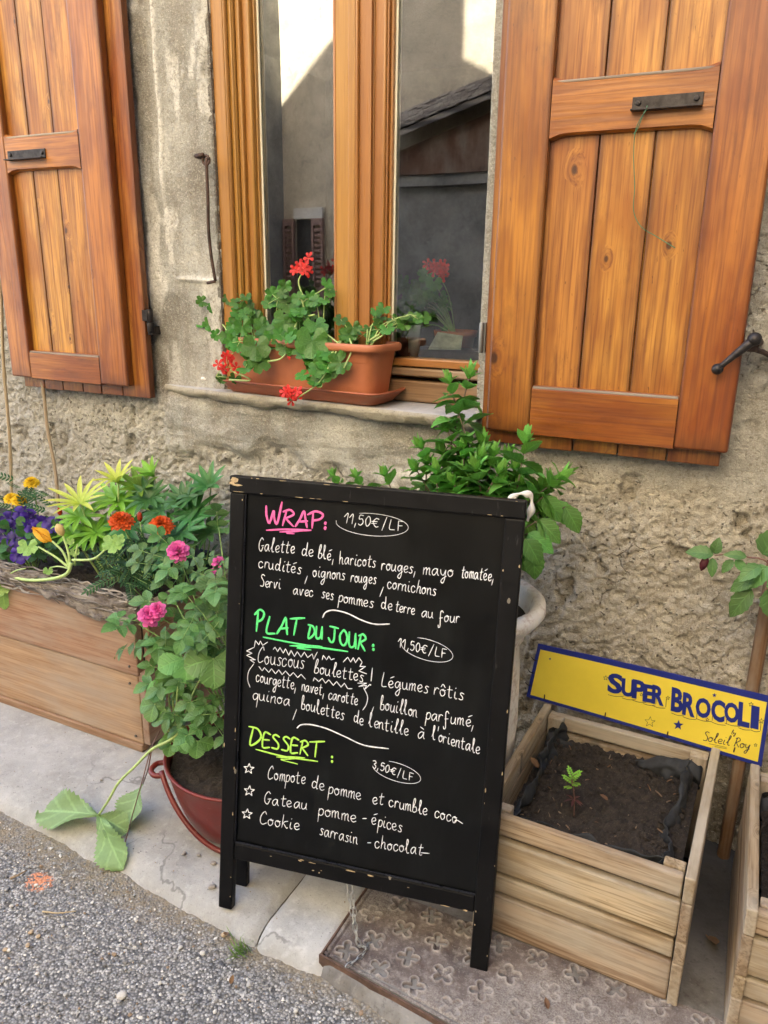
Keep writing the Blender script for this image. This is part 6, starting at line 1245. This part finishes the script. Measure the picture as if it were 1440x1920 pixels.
# ------------------------------------------------------------------ small things lying about
STONES=[simple('stone_a',(.46,.43,.38),.8,.2,60,.001),simple('stone_b',(.58,.56,.52),.8,.15,60,.001),simple('stone_c',(.30,.27,.24),.8,.2,60,.001),simple('stone_tan',(.50,.38,.25),.8,.2,60,.001)]
pebble(atz(228,1866,-.034),.0115,STONES[1],'largest pale pebble lying on the asphalt in the lower left of the photo')
grp='pebbles on the asphalt'
for px,py,r,m_ in ((22,1698,.006,1),(58,1747,.0065,3),(52,1772,.006,3),(72,1755,.006,3),(118,1735,.005,1),(338,1776,.006,1),(245,1768,.0045,1),(380,1787,.0075,1),(420,1752,.008,3),(10,1780,.006,3),(300,1843,.005,1),(555,1895,.006,1),(70,1825,.005,1)): pebble(atz(px,py,-.035),r,STONES[m_],'small light pebble lying on the asphalt by the kerb',grp=grp)
for px,py,r in ((398,1662,.010),(400,1618,.008),(345,1600,.007),(372,1603,.006),(190,1462,.005)): pebble(atz(px,py,.004),r,STONES[2],'dark crumb of soil on the pavement between pot and chalkboard','soil_crumb',(1,.7,.5),'soil crumbs on the pavement','soil crumb')
# loose chippings of the road surface
chip=MB(); ico=[(0,0,1),(.89,0,.45),(.28,.85,.45),(-.72,.53,.45),(-.72,-.53,.45),(.28,-.85,.45),(.72,.53,-.45),(-.28,.85,-.45),(-.89,0,-.45),(-.28,-.85,-.45),(.72,-.53,-.45),(0,0,-1)]
icf=[(0,1,2),(0,2,3),(0,3,4),(0,4,5),(0,5,1),(1,6,2),(2,7,3),(3,8,4),(4,9,5),(5,10,1),(6,7,2),(7,8,3),(8,9,4),(9,10,5),(10,6,1),(11,7,6),(11,8,7),(11,9,8),(11,10,9),(11,6,10)]
GRIT=NT('grit'); r_=GRIT.attr('rnd').outputs['Fac']; c=GRIT.mix(r_,(.10,.10,.105),(.50,.49,.47)); c=GRIT.mix(GRIT.math('GREATER_THAN',r_,.88),c,(.72,.70,.66)); c=GRIT.mix(GRIT.math('LESS_THAN',r_,.10),c,(.28,.20,.13)); GRIT.fin(c,.75); GRIT=GRIT.m
for k in range(5200):
    x=random.uniform(-2.1,-.25); y=random.uniform(-1.45,-.78)
    if y>float(kf(np.array(x)))-.012: continue
    r=min(.0085,.0017+random.expovariate(1/.0011)); A=Matrix.Rotation(random.uniform(0,6.28),3,'Z')@Matrix.Rotation(random.uniform(-.5,.5),3,'X'); sx,sy,sz_=r*random.uniform(.7,1.3),r*random.uniform(.6,1),r*random.uniform(.35,.7); o=V(x,y,-.0375+random.uniform(-.001,.001))
    chip.add([A@V(a*sx*random.uniform(.8,1.2),b*sy*random.uniform(.8,1.2),c*sz_)+o for a,b,c in ico],icf,None,random.random())
for k in range(420):
    x=random.uniform(-2.0,-.70); t_=random.random()**2.2; y=float(kf(np.array(x)))+.05+t_*.5
    if y>-.36: continue
    r=random.uniform(.0008,.0022); o=V(x,y,.002+r*.3); chip.add([V(a*r,b*r*.8,c*r*.6)+o for a,b,c in ico],icf,None,random.random()*.7)
o=chip.build('loose_grit',GRIT); o['kind']='stuff'
# twigs, dry leaves, tuft of grass, cigarette-like straw
def twig(pts,r,mat,label,name='twig',cat='twig'):
    mb=MB(); tube(mb,spline(pts,5),r,6); tag(mb.build(name,mat),label,cat)
twig([atz(80,1709,-.030),atz(110,1712,-.027),atz(143,1708,-.031)],(.0026,.0012),W_CANE,'dry straw coloured twig lying on the asphalt near the orange paint mark')
twig([atz(20,1647,-.032),atz(35,1640,-.028),atz(50,1632,-.032)],(.004,.0015),W_CANE,'short dry husk lying on the asphalt above the orange paint mark','husk','husk')
DRY=leafmat('dry_leaf',(.22,.12,.06),(.30,.18,.10),vein=.2,rough=.8,var=.4)
for px,py,z,L,lab in ((424,1748,-.03,.022,'dry pinkish leaf lying on the asphalt below the left foot of the chalkboard'),(1330,1755,.006,.05,'dark brown dead leaf on the concrete between the two crates'),(1140,1500,.285,.02,'brown dead leaf lying on the soil of the crate'),(1010,1440,.29,.03,'curled pale brown leaf on the crate soil beside the liner'),(1028,1892,.006,.02,'dark red petal lying on the rusty cover plate'),(432,1845,-.03,.018,'brown leaf scrap on the asphalt at the bottom')):
    p=atz(px,py,z); mb=MB(); leaf(mb,p,V(random.uniform(-1,1),random.uniform(-1,1),.15),V(.2,-.2,1),L,L*.6,'ovate',.5,-.3,6,4,0,wave=.5); tag(mb.build('dead_leaf',DRY),lab,'leaf')
mb=MB(); b0=atz(455,1788,-.036)
for k in range(46): d=V(random.uniform(-.9,.9),random.uniform(-.7,.5),random.uniform(.5,1.4)); leaf(mb,b0+V(random.gauss(0,.010),random.gauss(0,.008),0),d,V(-d.y,d.x,.3),random.uniform(.02,.05),.0022,'lance',.2,random.uniform(.2,.8),6,2)
tag(mb.build('grass_tuft',leafmat('grass',(.12,.24,.04),(.22,.36,.08),vein=.1)),'tuft of grass growing in the kerb joint beside the chalkboard','grass tuft')

# ------------------------------------------------------------------ indoor pot, its flowering foliage added as the geranium's reflection in the right pane
ip=thing('mirrored_geranium','indoor pot with red flowered foliage added as the geranium mirrored in the right pane','mirrored plant',tuple(aty(840,668,.235)))
c0=V(*ip.location); mb=MB(); lathe(mb,[(0,0),(.045,0),(.058,.075),(.064,.078),(.066,.095),(.058,.095),(.054,.080),(0,.080)],tuple(c0+V(.01,.03,-.02)),32); put(mb,'flower_pot',TERRA,ip)
gl_,gs=MB(),MB(); rt=c0+V(.01,.03,.06)
for k in range(46):
    p=aty(random.gauss(785,30),random.gauss(572,26),random.uniform(.20,.32)); fan(gl_,p,TOCAM(p)+V(random.uniform(-.5,.5),-.2,random.uniform(.1,.8)),V(random.uniform(-.6,.6),-.3,-.6),random.uniform(.018,.030),5,rad(318),.28,.2,.08)
    if k%3==0: stem(gs,[rt,rt.lerp(p,.5)+V(0,0,.03),p],.0016,5,4)
c=aty(815,503,.24); stem(gs,[rt,rt.lerp(c,.5)+V(.01,0,.02),c],.0018,5,4); mb=MB()
for k in range(12):
    q=c+V(random.gauss(0,.018),random.gauss(0,.01),random.gauss(0,.010)); n_=TOCAM(q)+rv()*.6
    for i in range(5): d=V(math.cos(i*1.257+k),-.3,math.sin(i*1.257+k)); leaf(mb,q,d,n_,.018,.012,'petal',-.1,.25,5,2)
put(mb,'flower',F_RED,ip); put(gl_,'foliage',L_GER,ip); put(gs,'stem',ST_G,ip)  # flowers, leaves and stems added as the geranium's reflection
